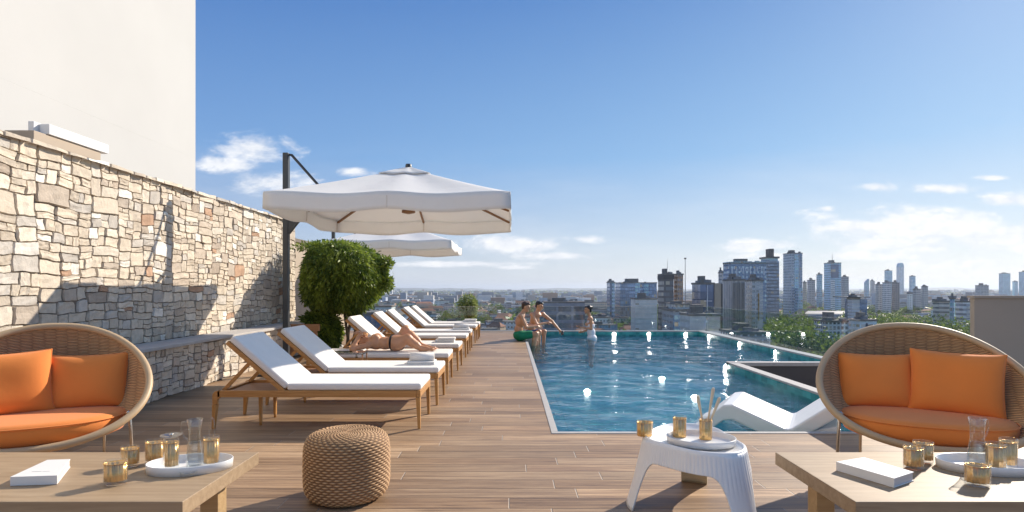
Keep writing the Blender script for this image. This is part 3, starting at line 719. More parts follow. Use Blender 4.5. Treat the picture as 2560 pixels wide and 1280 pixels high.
def sofa(label, loc, rz, flip=1):
    t_ = thing('wicker_sofa', label, 'wicker sofa', loc, rz, 'egg shaped wicker sofas facing the camera')
    hw = .595; B = Vector((0, -.44, .30)); T = Vector((0, .36, .985)); mid = (B+T)/2; ax = (T-B)/2; nrm = Vector((0, -ax.z, ax.y)).normalized()
    def rim(th, k=1.0):
        c, s = math.cos(th), math.sin(th)
        cc = math.copysign(abs(c)**.92, c)
        p = mid+ax*s*k+Vector((1,0,0))*hw*cc*(1-.13*s)*k
        return p
    def shell(th, r_):
        p = rim(th, r_); s = math.sin(th)
        d_ = .40*(1-r_**2.3)
        return p-nrm*d_*(1.0) 
    nt, nr = 96, 26
    a = MB(); g = [[tuple(shell(2*math.pi*i/nt, 1-j/nr*.999)) for j in range(nr+1)] for i in range(nt)]
    a.grid(g, closed_u=True)
    o = obj('shell', a, M['weave'], t_, solid=.022)
    me = o.data; uvl = me.uv_layers.new(name='UVMap')
    for lp in me.loops:
        v_ = me.vertices[lp.vertex_index].co; uvl.data[lp.index].uv = (v_.x*.9, (v_.z*1.0+(.25-abs(v_.y-.1))*.15))
    a = MB(); a.tube([rim(2*math.pi*i/80) for i in range(80)], .0235, 12, closed=True); obj('rim', a, M['rim'], t_)
    a = MB(); a.tube([rim(2*math.pi*i/80, .955)-nrm*.04 for i in range(80)], .007, 8, closed=True); obj('binding', a, mat('binding_cane', (.36,.25,.15), .6), t_)
    # seat cushion
    a = MB(); n = 48
    def out(k, s, z):
        th = 2*math.pi*k/n; c, q = math.cos(th), math.sin(th)
        return (.475*s*math.copysign(abs(c)**.8, c), -.08+(.30 if q > 0 else .345)*s*math.copysign(abs(q)**.9, q), z)
    prof = [(.60, .300), (.86, .305), (.955, .325), (1.0, .375), (.995, .412), (.965, .434), (.80, .444), (.45, .449), (.001, .451)]
    a.grid([[out(k, s, z) for s, z in prof] for k in range(n)][::1], closed_u=True); obj('seat_cushion', a, M['orange'], t_)
    a = MB(); a.tube([out(k, 1.0, .424) for k in range(n)], .0045, 6, closed=True); obj('piping', a, M['orange'], t_)
    # two pillows
    for (x, y, z, w_, h_, rzz, rx, ry, nm) in ((-.215*flip, .160, .610, .48, .385, .10*flip, -.30, .01*flip, 1), (.215*flip, .070, .630, .51, .42, -.24*flip, -.26, .03*flip, 2)):
        Mx = Matrix.Translation((x, y, z)) @ Matrix.Rotation(rzz, 4, 'Z') @ Matrix.Rotation(rx, 4, 'X') @ Matrix.Rotation(ry, 4, 'Y')
        pillow('pillow', w_, h_, .15, Mx, t_, M['orange'], nm)
    for (x, y, xt, yt) in ((-.50, -.24, -.50, -.25), (.50, -.24, .50, -.25), (-.28, .30, -.30, .22), (.28, .30, .30, .22)):
        a = MB(); zt = .43 if y < 0 else .34
        a.tube([(xt*.96, yt, zt), (xt, yt-.01, zt+.02), (xt*1.02, yt-.02, zt-.02), (x*1.06, y-.03, .0)], .010, 8); obj('leg', a, M['chrome'], t_)
    return t_
sofa('egg shaped wicker sofa with orange cushions at the right, shaded, by the tan wall', (2.70, 3.82, 0), R(-21))
sofa('egg shaped wicker sofa with sunlit orange cushions at the left, by the stone wall', (-3.05, 3.78, 0), R(27), -1)
# ---------------------------------------------------------------- coffee tables and stool
M['table_edge'] = wood('oak_edge', (.42,.27,.13), (.55,.38,.20), .5, 0, 3)
def table(label, x0, x1, xe):
    t_ = thing('coffee_table', label, 'coffee table', ((x0+x1)/2, 2.73, 0), group='low oak coffee tables in front of the sofas'); hx = (x1-x0)/2
    a = MB(); a.box(-hx, hx, -.36, .36, .315, .38); obj('tabletop', a, M['tabletop'], t_, bevel=.003)
    for sx in (-1, 1):
        for sy in (-1, 1):
            a = MB(); cx_ = sx*(hx-.17); a.box(cx_-.045, cx_+.045, sy*.22-.045, sy*.22+.045, 0, .3145); obj('leg', a, M['table_edge'], t_, bevel=.003)
    a = MB(); a.box(-hx+.20, hx-.20, -.20, .20, .27, .3148); obj('apron', a, M['table_edge'], t_)
    return t_
table('low oak coffee table at the lower left in front of the sunlit sofa', -2.90, -1.34, 1)
table('low oak coffee table at the lower right in front of the shaded sofa', 1.41, 2.95, -1)
def rrect(px_pts, z):
    return [at(x, y, z)[:2] for x, y in px_pts]
def book(label, pts_, th, lines):
    ps = [Vector((*p, 0)) for p in pts_]; c = sum(ps, Vector())/4
    t_ = thing('book', label, 'book', (c.x, c.y, .381), group='white hardback books on the coffee tables'); q = [p-c for p in ps]
    def ring(s, off=0): return [(v_.x*s, v_.y*s) for v_ in q]
    a = MB(); a.prism(ring(1.0), 0, .004); a.prism(ring(1.0), th-.004, th)
    e = (q[3]-q[0]).normalized()*.004; sp = [(q[0].x, q[0].y), (q[1].x, q[1].y), (q[1].x+e.x, q[1].y+e.y), (q[0].x+e.x, q[0].y+e.y)]
    a.prism(sp, .004, th-.004); obj('cover', a, M['cover'], t_, bevel=.001)
    a = MB(); a.prism(ring(.965), .0041, th-.0041); obj('pages', a, M['paper'], t_)
    a = MB()
    for (s, t, ls, lt) in lines:
        o_ = q[0]+(q[1]-q[0])*s+(q[3]-q[0])*t; u_ = (q[1]-q[0]).normalized(); v_ = (q[3]-q[0]).normalized()
        pp = [o_, o_+u_*ls, o_+u_*ls+v_*lt, o_+v_*lt]; a.prism([(p.x, p.y) for p in pp], th+.0002, th+.0006)
    obj('print', a, M['ink'], t_)
book('white hardback book on the left coffee table', rrect([(25,1199+16),(143,1197+14),(176,1156+12),(118,1158+12)][0:4], .381), .040, [(.25,.25,.04,.006), (.48,.25,.03,.004)])
book('white boxed book on the right coffee table', rrect([(2235,1220),(2090,1176),(2160,1164),(2285,1203)], .381), .042, [(.3,.5,.06,.008), (.55,.3,.03,.006), (.75,.6,.02,.006)])
def flute(n, a_, lob=0.0): return lambda t: 1+lob*math.cos(2*t)+a_*math.cos(n*t)
def tumbler(x, y, z, r_, h_, label, rot=0, solid=False, sx=1.2):
    t_ = thing('tumbler', label, 'tumbler', (x, y, z), rot, 'gold lined tumblers'); rf = flute(12, .035, .05)
    a = MB(); lo = .0 if solid else h_*.16
    a.lathe([(r_*.90, lo+.001), (r_*.93, lo+.004), (r_*.93, h_*.90), (r_*.88, h_*.90), (r_*.86, lo+h_*.45), (.001, lo+h_*.45)], (0,0,0), 72, rf, sx=sx, cap=True); obj('gold_liner', a, M['gold'] if solid else M['gold_clear'], t_)
    a = MB(); a.lathe([(.001, 0.0), (r_*.86, .0), (r_*.98, h_*.06), (r_, h_*.14), (r_, h_), (r_*.96, h_+.002), (r_*.945, h_), (r_*.945, h_*.15), (.001, h_*.12)], (0,0,0), 72, rf, sx=sx); obj('glass_body', a, M['glass'], t_)
    a = MB(); a.tube([(r_*.97*sx*rf(q_)*math.cos(q_), r_*.97*rf(q_)*math.sin(q_), h_*.90) for q_ in [2*math.pi*k/48 for k in range(48)]], .0016, 6, closed=True); obj('gilt_line', a, M['gold'], t_)
    return t_
def tray(x, y, z, rx, ry, label, rot=0, h_=.040):
    a = MB(); a.lathe([(.001, .004), (.92, .004), (.95, .010), (.975, h_), (.99, h_+.002), (1.0, h_), (.985, .0), (.001, .0)], (0,0,0), 64, sx=rx, sy=ry)
    # profile radii are unit; scale through sx, sy
    o = obj('serving_tray', a, M['tray']); o.location = (x, y, z); o.rotation_euler = (0,0,rot); tag(o, label, 'tray', 'white enamel trays'); return o
def carafe(x, y, z, s, label, rot):
    t_ = thing('carafe', label, 'carafe', (x, y, z), rot, 'clear glass carafes')
    a = MB(); pr = [(.001,.0),(.036,.0),(.040,.006),(.040,.05),(.034,.10),(.028,.14),(.029,.19),(.036,.235),(.034,.235),(.027,.19),(.026,.14),(.032,.10),(.038,.05),(.037,.01),(.001,.008)]
    a.lathe([(r_*s, z_*s) for r_, z_ in pr], n=40, rf=lambda t: 1+.05*max(0, math.cos(t))**8); obj('glass_body', a, M['glass'], t_)
    a = MB(); a.lathe([(r_*s, z_*s) for r_, z_ in [(.001,.009),(.0365,.011),(.0375,.05),(.031,.10),(.026,.125),(.001,.125)]], n=32); obj('water', a, glassy('drinking_water', (.88,.90,.92), (1,1,1), .0, 1.33, .0), t_)
    a = MB(); a.tube([(-.034*s,0,.225*s), (-.058*s,0,.222*s), (-.064*s,0,.19*s), (-.050*s,0,.15*s), (-.029*s,0,.13*s)], .0035*s, 8); obj('handle', a, M['glass'], t_)
    return t_
TZ = .381
def tb_(px, py): return at(px, py, TZ)[:2]
G = 'gold lined tumblers'
tumbler(*tb_(289,1210), TZ, .038, .105, 'gold lined tumbler nearest the front on the left table, between book and tray', .2)
tumbler(*tb_(325,1165), TZ, .036, .095, 'gold lined tumbler standing behind the front one on the left table', -.3)
tumbler(*tb_(388,1158), TZ, .036, .115, 'gold lined tumbler on the left table just behind the tray edge', .1)
x, y = tb_(476, 1172); tray(x, y, TZ, .190, .125, 'white oval tray holding carafe and gold vessels on the left table', R(14))
tz = TZ+.005
tall_ = tumbler(*at(428,1176,tz)[:2], tz, .031, .150, 'tall gold beaker under a flat glass lid at the left end of the tray', 0, sx=1.05)
x, y = at(428,1176,tz)[:2]
lid = None
a = MB(); a.lathe([(.001,.0),(.018,.001),(.046,.012),(.048,.016),(.044,.016),(.001,.006)], n=32); lid = obj('lid', a, M['glass'], tall_); lid.location = (0, 0, .154); a = MB(); a.lathe([(.001,.022),(.006,.022),(.008,.016),(.003,.006)], n=14); obj('knob', a, M['chrome'], lid)
carafe(*at(487,1166,tz)[:2], tz, .98, 'clear glass carafe half full of water on the left tray', R(10))
tumbler(*at(528,1168,tz)[:2], tz, .031, .150, 'tall gold beaker at the right end of the left tray', .4, sx=1.1)
x, y = at(530,1168,tz)[:2]; o = MB(); o.tube([(0,0,0),(0,0,.06),(.002,0,.098),(.012,0,.108),(.022,0,.098),(.024,0,.06),(.024,0,0)], .0035, 8); o = obj('glass_stirrer', o, M['glass']); o.location = (x-.012, y, tz+.13); tag(o, 'bent clear glass stirrer standing in the right gold beaker of the left tray', 'stirrer')
x, y = at(486,1178,tz)[:2]; o = MB(); o.lathe([(.001,.0),(.036,.0),(.040,.006),(.040,.022),(.038,.022),(.037,.008),(.001,.006)], n=32); o = obj('glass_dish', o, M['glass']); o.location = (x, y-.05, tz); tag(o, 'small shallow clear glass dish in front of the carafe on the left tray', 'dish')
# right table
tumbler(*tb_(2284,1172), TZ, .039, .110, 'gold lined tumbler beside the boxed book on the right table', .3)
tumbler(*tb_(2308,1156), TZ, .036, .105, 'gold lined tumbler just behind the one beside the right book', -.2)
x, y = tb_(2465, 1172); tray(x, y, TZ, .215, .130, 'white tray with gold edge holding carafe and tumblers on the right table', R(-8))
tumbler(*tb_(2444,1213), TZ, .042, .098, 'gold lined tumbler in front of the tray on the right table', .1)
carafe(*at(2443,1170,tz)[:2], tz, 1.03, 'clear glass carafe with side handle on the right tray', R(190))
tumbler(*at(2490,1176,tz)[:2], tz, .037, .130, 'gold lined tumbler right of the carafe on the right tray', .2)
tumbler(*at(2521,1172,tz)[:2], tz, .033, .145, 'rightmost tall gold lined tumbler at the edge of the photo', .2)
# white fluted stool table
M['ribbed_beige_lit'] = mat('ribbed_beige_lit', (.55,.46,.30), .6, var=.35, scale=5, stretch=(.4,.4,22), bump=.004, bscale=3)  # tan-gold of light passing through the ribbed back leg, put into its colour
def fluted_table(cx_, cy_):
    t_ = thing('fluted_side_table', 'white fluted plastic side table on three flared legs by the pool', 'side table', (cx_, cy_, 0)); H_ = .405
    legs = [math.atan2(3.34-cy_, .735-cx_), math.atan2(2.95-cy_, 1.19-cx_), math.atan2(3.70-cy_, 1.17-cx_)]
    legr = [math.hypot(3.34-cy_, .735-cx_), math.hypot(2.95-cy_, 1.19-cx_), math.hypot(3.70-cy_, 1.17-cx_)]
    def rad(a):
        v_ = 0; 
        for L, r_ in zip(legs, legr):
            q = max(0, math.cos((a-L)))**3; v_ = max(v_, 0); v_ += q*(r_*.86-.222)
        return .222+v_
    def low(a):
        d_ = min(abs((a-L+math.pi) % (2*math.pi)-math.pi) for L in legs); r_ = rad(a); wl_ = .062/r_
        if d_ < wl_: return 0.0
        q = min(1, (d_-wl_)/(.085/r_)); return .285*(1-(1-q)**2.6)**.5
    n = 960; g = []; nz_ = 18
    for k in range(n):
        a_ = 2*math.pi*k/n; lo = low(a_); row = []
        for j in range(nz_+1):
            z = H_-.012-(H_-.012-lo)*(j/nz_)
            r_ = rad(a_)+.10*((H_-z)/H_)**1.15
            fl = .0022*abs(math.sin(a_*52))*(1 if z > .24 else max(0, (z-.17)/.07)) if z < H_-.02 else 0
            row.append(((r_+fl)*math.cos(a_), (r_+fl)*math.sin(a_), z))
        g.append(row)
    a = MB(); a.grid(g, closed_u=True)
    for fi, f in enumerate(a.f):
        p = a.v[f[0]]; q = (math.atan2(p[1], p[0])-legs[2]+math.pi) % (2*math.pi)-math.pi
        if abs(q) < .42 and p[2] < .30: a.mi[fi] = 1
    obj('fluted_legs', a, [M['white_plastic'], M['ribbed_beige_lit']], t_, solid=.009)
    n = 120; ring = lambda s, z: [(rad(2*math.pi*k/n)*s*math.cos(2*math.pi*k/n), rad(2*math.pi*k/n)*s*math.sin(2*math.pi*k/n), z) for k in range(n)]
    R_ = [ring(.001, H_-.012), ring(.95, H_-.012), ring(.96, H_-.005), ring(.985, H_), ring(1.01, H_-.004), ring(1.02, H_-.014)]
    a = MB(); a.grid([[r_[k] for r_ in R_] for k in range(n)], closed_u=True); obj('top', a, M['white_plastic'], t_)
    return t_
fluted_table(1.02, 3.33)
x, y, _ = at(1752, 1104, .405); tray(x, y, .402, .185, .150, 'round white tray on the white fluted side table', R(-10), .032)
zt = .407
tumbler(*at(1612,1090,.395)[:2], .397, .040, .088, 'squat gold cup at the left end of the white fluted table', .3, True, 1.15)
tumbler(*at(1699,1092,zt)[:2], zt, .032, .118, 'tall gold cup on the tray, left of the cup of sticks', .1, True, 1.15)
x, y, _ = at(1764,1098,zt); tumbler(x, y, zt, .032, .120, 'tall gold cup holding pale sticks on the white side table', .1, True, 1.1)
M['stick'] = mat('pale_stick', (.66,.55,.38), .5, var=.1)
for (dx_, dy_, l_, lab) in ((-.035, .0, .175, 'leftmost pale stick standing in the gold cup'), (.04, .01, .215, 'longest pale stick leaning right in the gold cup'), (.062, -.01, .165, 'rightmost short pale stick in the gold cup')):
    a = MB(); a.tube([(0,0,0), (dx_*.5, dy_*.5, l_*.5), (dx_, dy_, l_), (dx_*1.04, dy_, l_+.012)], [.004, .006, .0105, .004], 8); o = obj('stick', a, M['stick']); o.location = (x+dx_*.2, y+.005, zt+.06); tag(o, lab, 'stick', 'pale sticks in the gold cup')
# woven pouf
pf = thing('wicker_pouf', 'round brown woven rope pouf on the deck in front of the loungers', 'pouf', (-.985, 3.50, 0))
prof = []
for k in range(181):
    q = -math.pi/2+math.pi*k/180; c, s = math.cos(q), math.sin(q)
    prof.append((.248*abs(c)**.34, .195+.195*math.copysign(abs(s)**.42, s)))
# resample by arc length
P_ = np.array(prof); dl = np.r_[0, np.cumsum(np.hypot(*np.diff(P_, axis=0).T))]; rows = 54; per_row = 5; ns = rows*per_row+1
Sx = np.linspace(0, dl[-1], ns); Pr = np.interp(Sx, dl, P_[:, 0]); Pz = np.interp(Sx, dl, P_[:, 1])
na = 720; A = np.arange(na)*2*math.pi/na; rowf = np.linspace(0, rows, ns); strand = np.abs(np.sin(rowf*math.pi)); ri = np.floor(rowf-1e-6)
tz_, tr_ = np.gradient(Pz), np.gradient(Pr); nl = np.hypot(tz_, tr_)+1e-9; nr_, nz_ = tz_/nl, -tr_/nl
tw = .5+.5*np.sin(A[None, :]*34+ (ri % 2)[:, None]*math.pi)
D = strand[:, None]*(.003+.0055*tw)*np.clip(Pr/.08, .15, 1)[:, None]
RR = Pr[:, None]+nr_[:, None]*D; ZZ = Pz[:, None]+nz_[:, None]*D
V = np.stack([RR*np.cos(A), RR*np.sin(A), ZZ+0*A], -1).reshape(-1, 3); i = np.arange(ns*na).reshape(ns, na)
Fc = np.stack([i[:-1], np.roll(i, -1, 1)[:-1], np.roll(i, -1, 1)[1:], i[1:]], -1).reshape(-1, 4)
hgt = (strand[:, None]*(.25+.75*tw)).reshape(-1, 1); C = np.array([[.13,.055,.02]])*(1-hgt)+np.array([[.68,.41,.195]])*hgt  # crevice shade painted into the tint: dark between strands, pale on their crowns
M['rope'] = tintmat('woven_rope', .7, .001, 200, .12, 60)
npobj('woven_cover', V, Fc, M['rope'], pf, True, C)
# white wave chaise standing in the shallow pool
wc = thing('pool_chaise', 'white moulded wave shaped chaise standing in the near right of the pool', 'pool lounger', (2.04, 5.56, 0), R(-29))
prof = [(-.30,-.12),(0,.135),(.08,.150),(.54,-.03),(.58,-.03),(1.2,.46),(1.33,.54)]
xs = np.linspace(-.34, 1.33, 60); zs = np.interp(xs, [p[0] for p in prof], [p[1] for p in prof]); 
for _ in range(0): zs[1:-1] = (zs[:-2]+2*zs[1:-1]+zs[2:])/4
low_ = zs-.15; top = list(zip(xs, zs)); bot = list(zip(xs, np.maximum(low_, -.6)))
a = MB(); w_ = .80; n = len(xs)
vs = [(x, 0, z) for x, z in top]+[(x, w_, z) for x, z in top]+[(x, 0, z) for x, z in bot]+[(x, w_, z) for x, z in bot]
fs = []
for k in range(n-1): fs += [(k, k+1, n+k+1, n+k), (2*n+k, 3*n+k, 3*n+k+1, 2*n+k+1), (k, 2*n+k, 2*n+k+1, k+1), (n+k, n+k+1, 3*n+k+1, 3*n+k)]
fs += [(0, n, 3*n, 2*n), (n-1, 3*n-1, 4*n-1, 2*n-1)]
a.add(vs, fs, False); obj('seat_shell', a, M['white_plastic'], wc, bevel=.018, seg=3)
a = MB()
a.add([(.50,.02,-.10),(.95,.02,.03),(1.15,.02,-.9),(.35,.02,-.9),(.50,w_-.02,-.10),(.95,w_-.02,.03),(1.15,w_-.02,-.9),(.35,w_-.02,-.9)], [(0,3,2,1),(4,5,6,7),(0,1,5,4),(1,2,6,5),(2,3,7,6),(3,0,4,7)])
obj('pedestal', a, M['white_plastic'], wc)
# ---------------------------------------------------------------- the city
GZ = -40.0
def ground_mat():
    m, t, b = base_mat('city_ground'); tc = t.new('ShaderNodeTexCoord').outputs['Object']
    n = t.noise(tc, .006, 6, .65); n2 = t.noise(tc, .03, 5, .7)
    c = t.mix(t.rng(n, .42, .58), (.045,.055,.028), t.mix(t.rng(n2, .4, .6), (.12,.105,.09), (.24,.215,.18)))
    t.put(b.inputs['Base Color'], c); b.inputs['Roughness'].default_value = .95; return m
a = MB(); a.add([(-30000,-3000,GZ),(30000,-3000,GZ),(30000,40000,GZ),(-30000,40000,GZ)], [(0,1,2,3)]); obj('ground', a, ground_mat(), kind='structure')
# low hills closing the horizon
M['hill'] = mat('wooded_hill', (.06,.075,.05), .95, var=.3, scale=.002)
nx = 260; X = np.linspace(-14000, 16000, nx); r_ = np.random.default_rng(5)
prof = np.zeros(nx)
for k, a_ in ((.0005,30), (.0011,18), (.0031,9), (.009,4)): prof += a_*np.sin(X*k*6.28/2+r_.uniform(0,6))
prof = np.clip(48+prof*.55, 8, None)
V = []; 
for dY, f in ((0,0),(300,.55),(800,1.0),(1600,.8),(2600,.0)):
    V.append(np.stack([X, np.full(nx, 12500.0+dY), GZ-1+prof*f], -1))
V = np.stack(V, 0).reshape(-1, 3); i = np.arange(5*nx).reshape(5, nx); Fc = np.stack([i[:-1,:-1], i[:-1,1:], i[1:,1:], i[1:,:-1]], -1).reshape(-1, 4)
npobj('hills', V, Fc, M['hill'], smooth=True, kind='structure')
_fc = {}
def facade(wall, glass=(.05,.07,.10), fl=3.4, bay=3.0, fz=.45, fx=.55, rough=.25, mode='grid', lit=.0):
    key = (wall, glass, fl, bay, fz, fx, mode)
    if key in _fc: return _fc[key]
    m, t, b = base_mat('facade'); tcn = t.new('ShaderNodeTexCoord'); x, y, z = t.xyz(tcn.outputs['Object']); g = t.new('ShaderNodeNewGeometry')
    nx_, ny_, nz_ = t.xyz(g.outputs['Normal']); nx_ = t.m('ABSOLUTE', nx_); ny_ = t.m('ABSOLUTE', ny_)
    h = t.m('ADD', t.m('MULTIPLY', x, t.m('GREATER_THAN', ny_, nx_)), t.m('MULTIPLY', y, t.m('LESS_THAN', ny_, nx_)))
    hb = t.m('DIVIDE', t.m('ADD', h, 500.3), bay); zb_ = t.m('DIVIDE', t.m('ADD', z, .4), fl)
    inx = t.m('LESS_THAN', t.m('ABSOLUTE', t.m('SUBTRACT', t.m('FRACT', hb), .5)), fx/2) if mode != 'bands' else 1.0
    inz = t.m('LESS_THAN', t.m('ABSOLUTE', t.m('SUBTRACT', t.m('FRACT', zb_), .5)), fz/2) if mode != 'fins' else 1.0
    win = t.m('MULTIPLY', t.m('MULTIPLY', inx, inz), t.m('LESS_THAN', nz_, .5))
    wn = t.new('ShaderNodeTexWhiteNoise', noise_dimensions='3D'); t.put(wn.inputs['Vector'], t.comb(t.m('FLOOR', hb), t.m('FLOOR', zb_), 1.0)); rn = wn.outputs[0]
    gcol = t.mix(t.rng(rn, 0, 1, 0, .9), tuple(min(.7, q*1.8+.03) for q in glass), tuple(min(.8, q*4.0+.06) for q in glass)); gcol = t.mix(t.m('GREATER_THAN', rn, .93), gcol, (.42,.38,.31))
    wc_ = t.v('SCALE', tuple(min(.85, q*1.55) for q in wall), sc=t.rng(t.noise(tcn.outputs['Object'], .12, 5, .7), .3, .7, .78, 1.15))
    t.put(b.inputs['Base Color'], t.mix(win, wc_, gcol)); t.put(b.inputs['Roughness'], t.rng(win, 0, 1, .85, rough)); t.put(b.inputs['Specular IOR Level'], t.rng(win, 0, 1, .2, .9)); t.put(b.inputs['Metallic'], t.rng(win, 0, 1, 0, .55))
    _fc[key] = m; return m
M['roof'] = mat('flat_roof', (.20,.18,.16), .9, var=.2, scale=.2); M['mast'] = mat('mast_steel', (.22,.22,.23), .6)
def roof_kit(t_, hx, dy, z, seed, big=True):
    r = random.Random(seed)
    a = MB(); a.box(-hx*.55, hx*.1, dy*.3, dy*.7, z, z+r.uniform(2.4, 4.2)); obj('plant_room', a, M['roof'], t_)
    if big:
        a = MB()
        for _ in range(5):
            x, y, s = r.uniform(-hx*.8, hx*.8), r.uniform(dy*.1, dy*.9), r.uniform(.6, 1.6); a.box(x-s, x+s, y-s*.7, y+s*.7, z+.001, z+r.uniform(.8, 1.8))
        obj('roof_units', a, M['mast'], t_)
def tower(px0, px1, ytop, D, label, mt, depth=None, rz=0.0, parapet=True, name='tower_block', kit=True, cat='building'):
    x0, x1 = (px0-CX)*D/F, (px1-CX)*D/F; zt = H+(HY-ytop)*D/F; dy = depth or max((x1-x0)*.8, 12)
    if px0 > CX: dy = max(4, min(dy, .38*(x1-x0)*D/max(x0, 1))); x0 = (px0-CX)*(D+dy)/F   # the left flank takes part of the seen width
    cx_ = (x0+x1)/2; hx = (x1-x0)/2
    t_ = thing(name, label, cat, (cx_, D, GZ), rz); h_ = zt-GZ
    a = MB(); a.box(-hx, hx, 0, dy, 0, h_); obj('body', a, mt, t_)
    if parapet:
        a = MB(); q = .35; a.box(-hx-q, hx+q, -q, dy+q, h_+.01, h_+1.0); obj('parapet', a, M['roof'], t_)
    if kit: roof_kit(t_, hx, dy, h_+1.0, int(px0*7), True)
    return t_, hx, dy, h_
def sub(t_, name, mt, *boxes):
    a = MB()
    for b_ in boxes: a.box(*b_)
    return obj(name, a, mt, t_)
DG = facade((.11,.14,.19), (.07,.11,.18), 3.6, 2.2, .8, .86, .12)
NAVY = facade((.02,.035,.07), (.018,.035,.075), 4, 5, .92, .94, .12)
BL = facade((.20,.27,.35), (.10,.18,.28), 3.6, 2.4, .62, .8, .15)
BL2 = facade((.30,.38,.46), (.10,.19,.30), 3.8, 2.6, .55, .8, .15)
GR = facade((.32,.31,.31), (.06,.07,.09), 3.2, 3.0, .45, .6)
TN = facade((.42,.35,.28), (.07,.07,.08), 3.1, 3.2, .42, .55)
CR = facade((.60,.57,.52), (.10,.11,.12), 3.1, 2.8, .45, .55)
BD = facade((.10,.095,.10), (.04,.045,.055), 4.4, 3.0, .62, .9, .3, 'bands')
WB = facade((.62,.60,.57), (.09,.10,.12), 3.2, 3.0, .48, .9, .3, 'bands')
FN = facade((.38,.36,.34), (.07,.07,.08), 4.0, 2.6, .5, .55, .3, 'fins')
MZ = facade((.34,.36,.39), (.05,.08,.12), 3.4, 2.0, .6, .6, .15)
CN = facade((.52,.50,.46), (.30,.32,.31), 3.6, 9.0, .30, .9, .3, 'bands')
# 1 dark glass slab group
t_, hx, dy, h_ = tower(1538, 1642, 708, 620, 'long dark blue glass office block left of the banded tower', DG, 30)
sub(t_, 'light_bay', BL2, (-hx+16, -hx+21, -.6, -.02, 0, h_)); sub(t_, 'light_bay', BL, (hx-14, hx-9, -.6, -.02, 0, h_*.98))
t_, hx, dy, h_ = tower(1517, 1537, 707, 600, 'narrow grey glass tower at the left end of the dark glass block', DG, 20)
sub(t_, 'corner_strip', BL2, (hx-3, hx, -.5, -.02, 0, h_))
# 2 banded dark tower with wing and antenna
t_, hx, dy, h_ = tower(1645, 1684, 687, 450, 'dark horizontally banded tower topped by a thin antenna', BD, 18)
a = MB(); a.bar((0, 5, h_+1), (.6, 5, h_+13), .35, .35, .1, .1); obj('antenna', a, M['mast'], t_); sub(t_, 'crown', M['dark_wall'], (-hx-.4, hx+.4, -.42, dy+.4, h_-3.5, h_-.2))
t_, hx, dy, h_ = tower(1684.5, 1708, 687, 452, 'tower wing clad in rust and tan panels beside the banded tower', facade((.34,.20,.13), (.09,.09,.10), 3.6, 2.0, .5, .6), 16)
# 3 thin mast
t_ = thing('radio_mast', 'tall thin lattice radio mast with a small lamp on top', 'mast', *[((1713-CX)*520/F, 520, GZ)]); zt = H+(HY-648)*520/F-GZ
a = MB(); a.bar((0,0,0), (0,0,zt), .9, .9, .35, .35); obj('mast_pole', a, M['mast'], t_); a = MB(); a.box(-.8,.8,-.8,.8, zt, zt+1.3); obj('top_lamp', a, M['roof'], t_)
# 4 navy slab with tan fin
t_, hx, dy, h_ = tower(1730, 1785, 711, 300, 'dark navy glass slab with a tall tan concrete fin on its right', NAVY, 14)
sub(t_, 'white_line', M['white_cloth'], (-.2, .2, -.25, -.02, 4, h_-.5)); sub(t_, 'white_line', M['white_cloth'], (-hx*.45, hx*.7, -.30, -.02, h_*.80, h_*.80+.25))
sub(t_, 'concrete_fin', mat('tan_concrete', (.44,.36,.28), .9, scale=.3), (hx+.05, hx+3.2, -1, dy, 0, h_+.6)); sub(t_, 'dark_return', M['dark_wall'], (hx+3.22, hx+4.5, 0, dy, 0, h_+.3))
# 5,6
tower(1577, 1643, 749, 420, 'cream block with faint horizontal lines below the dark glass slab', CN, 16)
t_, hx, dy, h_ = tower(1655, 1740, 778, 300, 'low grey terraced building with stepped roof in front of the banded tower', GR, 22)
sub(t_, 'upper_storey', CR, (-hx*.6, hx*.7, 4, dy, h_+1.01, h_+3.4)); sub(t_, 'roof_slab', M['roof'], (-hx*.7, hx*.8, 2.5, dy+1, h_+3.42, h_+3.9)); sub(t_, 'glass_bay', BL, (-hx, -hx*.2, -1.5, -.02, 0, h_-2)); sub(t_, 'white_column', M['white_plastic'], (hx*.35, hx*.42, -1, -.02, 0, h_))
tower(1700, 1800, 790, 260, 'low beige building with tall windows at the foot of the navy slab', CN, 15)
# 7 fins
t_, hx, dy, h_ = tower(1808, 1862, 702, 330, 'grey building with tall vertical fins rising from the pool edge', FN, 18)
for k in range(9): x = -hx+.4+k*(2*hx-.8)/8; sub(t_, 'fin', M['ledge'], (x-.12, x+.12, -.9, -.01, 0, h_-1))
t_, hx, dy, h_ = tower(1863, 1908, 703, 335, 'pale gridded office wing joined to the finned building', facade((.36,.37,.38), (.10,.12,.14), 2.6, 2.4, .5, .75), 18)
sub(t_, 'white_hoarding', M['white_fabric'], (-hx*.1, hx*.85, -.4, -.02, h_*.28, h_*.52)); sub(t_, 'crane_arm', mat('crane_yellow', (.5,.3,.08), .7), (hx*.1, hx*.2, -.7, -.1, h_*.5, h_*.85))
# 8 lattice slab
t_, hx, dy, h_ = tower(1808, 1916, 659, 470, 'broad blue-grey slab with openwork top floors behind the finned building', facade((.17,.22,.30), (.12,.17,.25), 3.8, 3.0, .5, .5, .2), 14)
r_ = random.Random(2)
for k in range(15):
    x = -hx+2.0+k*(2*hx-4)/14
    if k in (3, 9): continue
    z1 = h_-2-r_.uniform(0, 2); sub(t_, 'pale_window', M['white_cloth'], (x-.45, x+.45, -.18, -.02, z1-r_.uniform(2, 7), z1))
sub(t_, 'top_beam', BL2, (-hx-.3, hx+.3, -.5, dy, h_+1.01, h_+1.5)); tower(1796, 1808, 683, 500, 'small dark block peeping out left of the openwork slab', GR, 12)
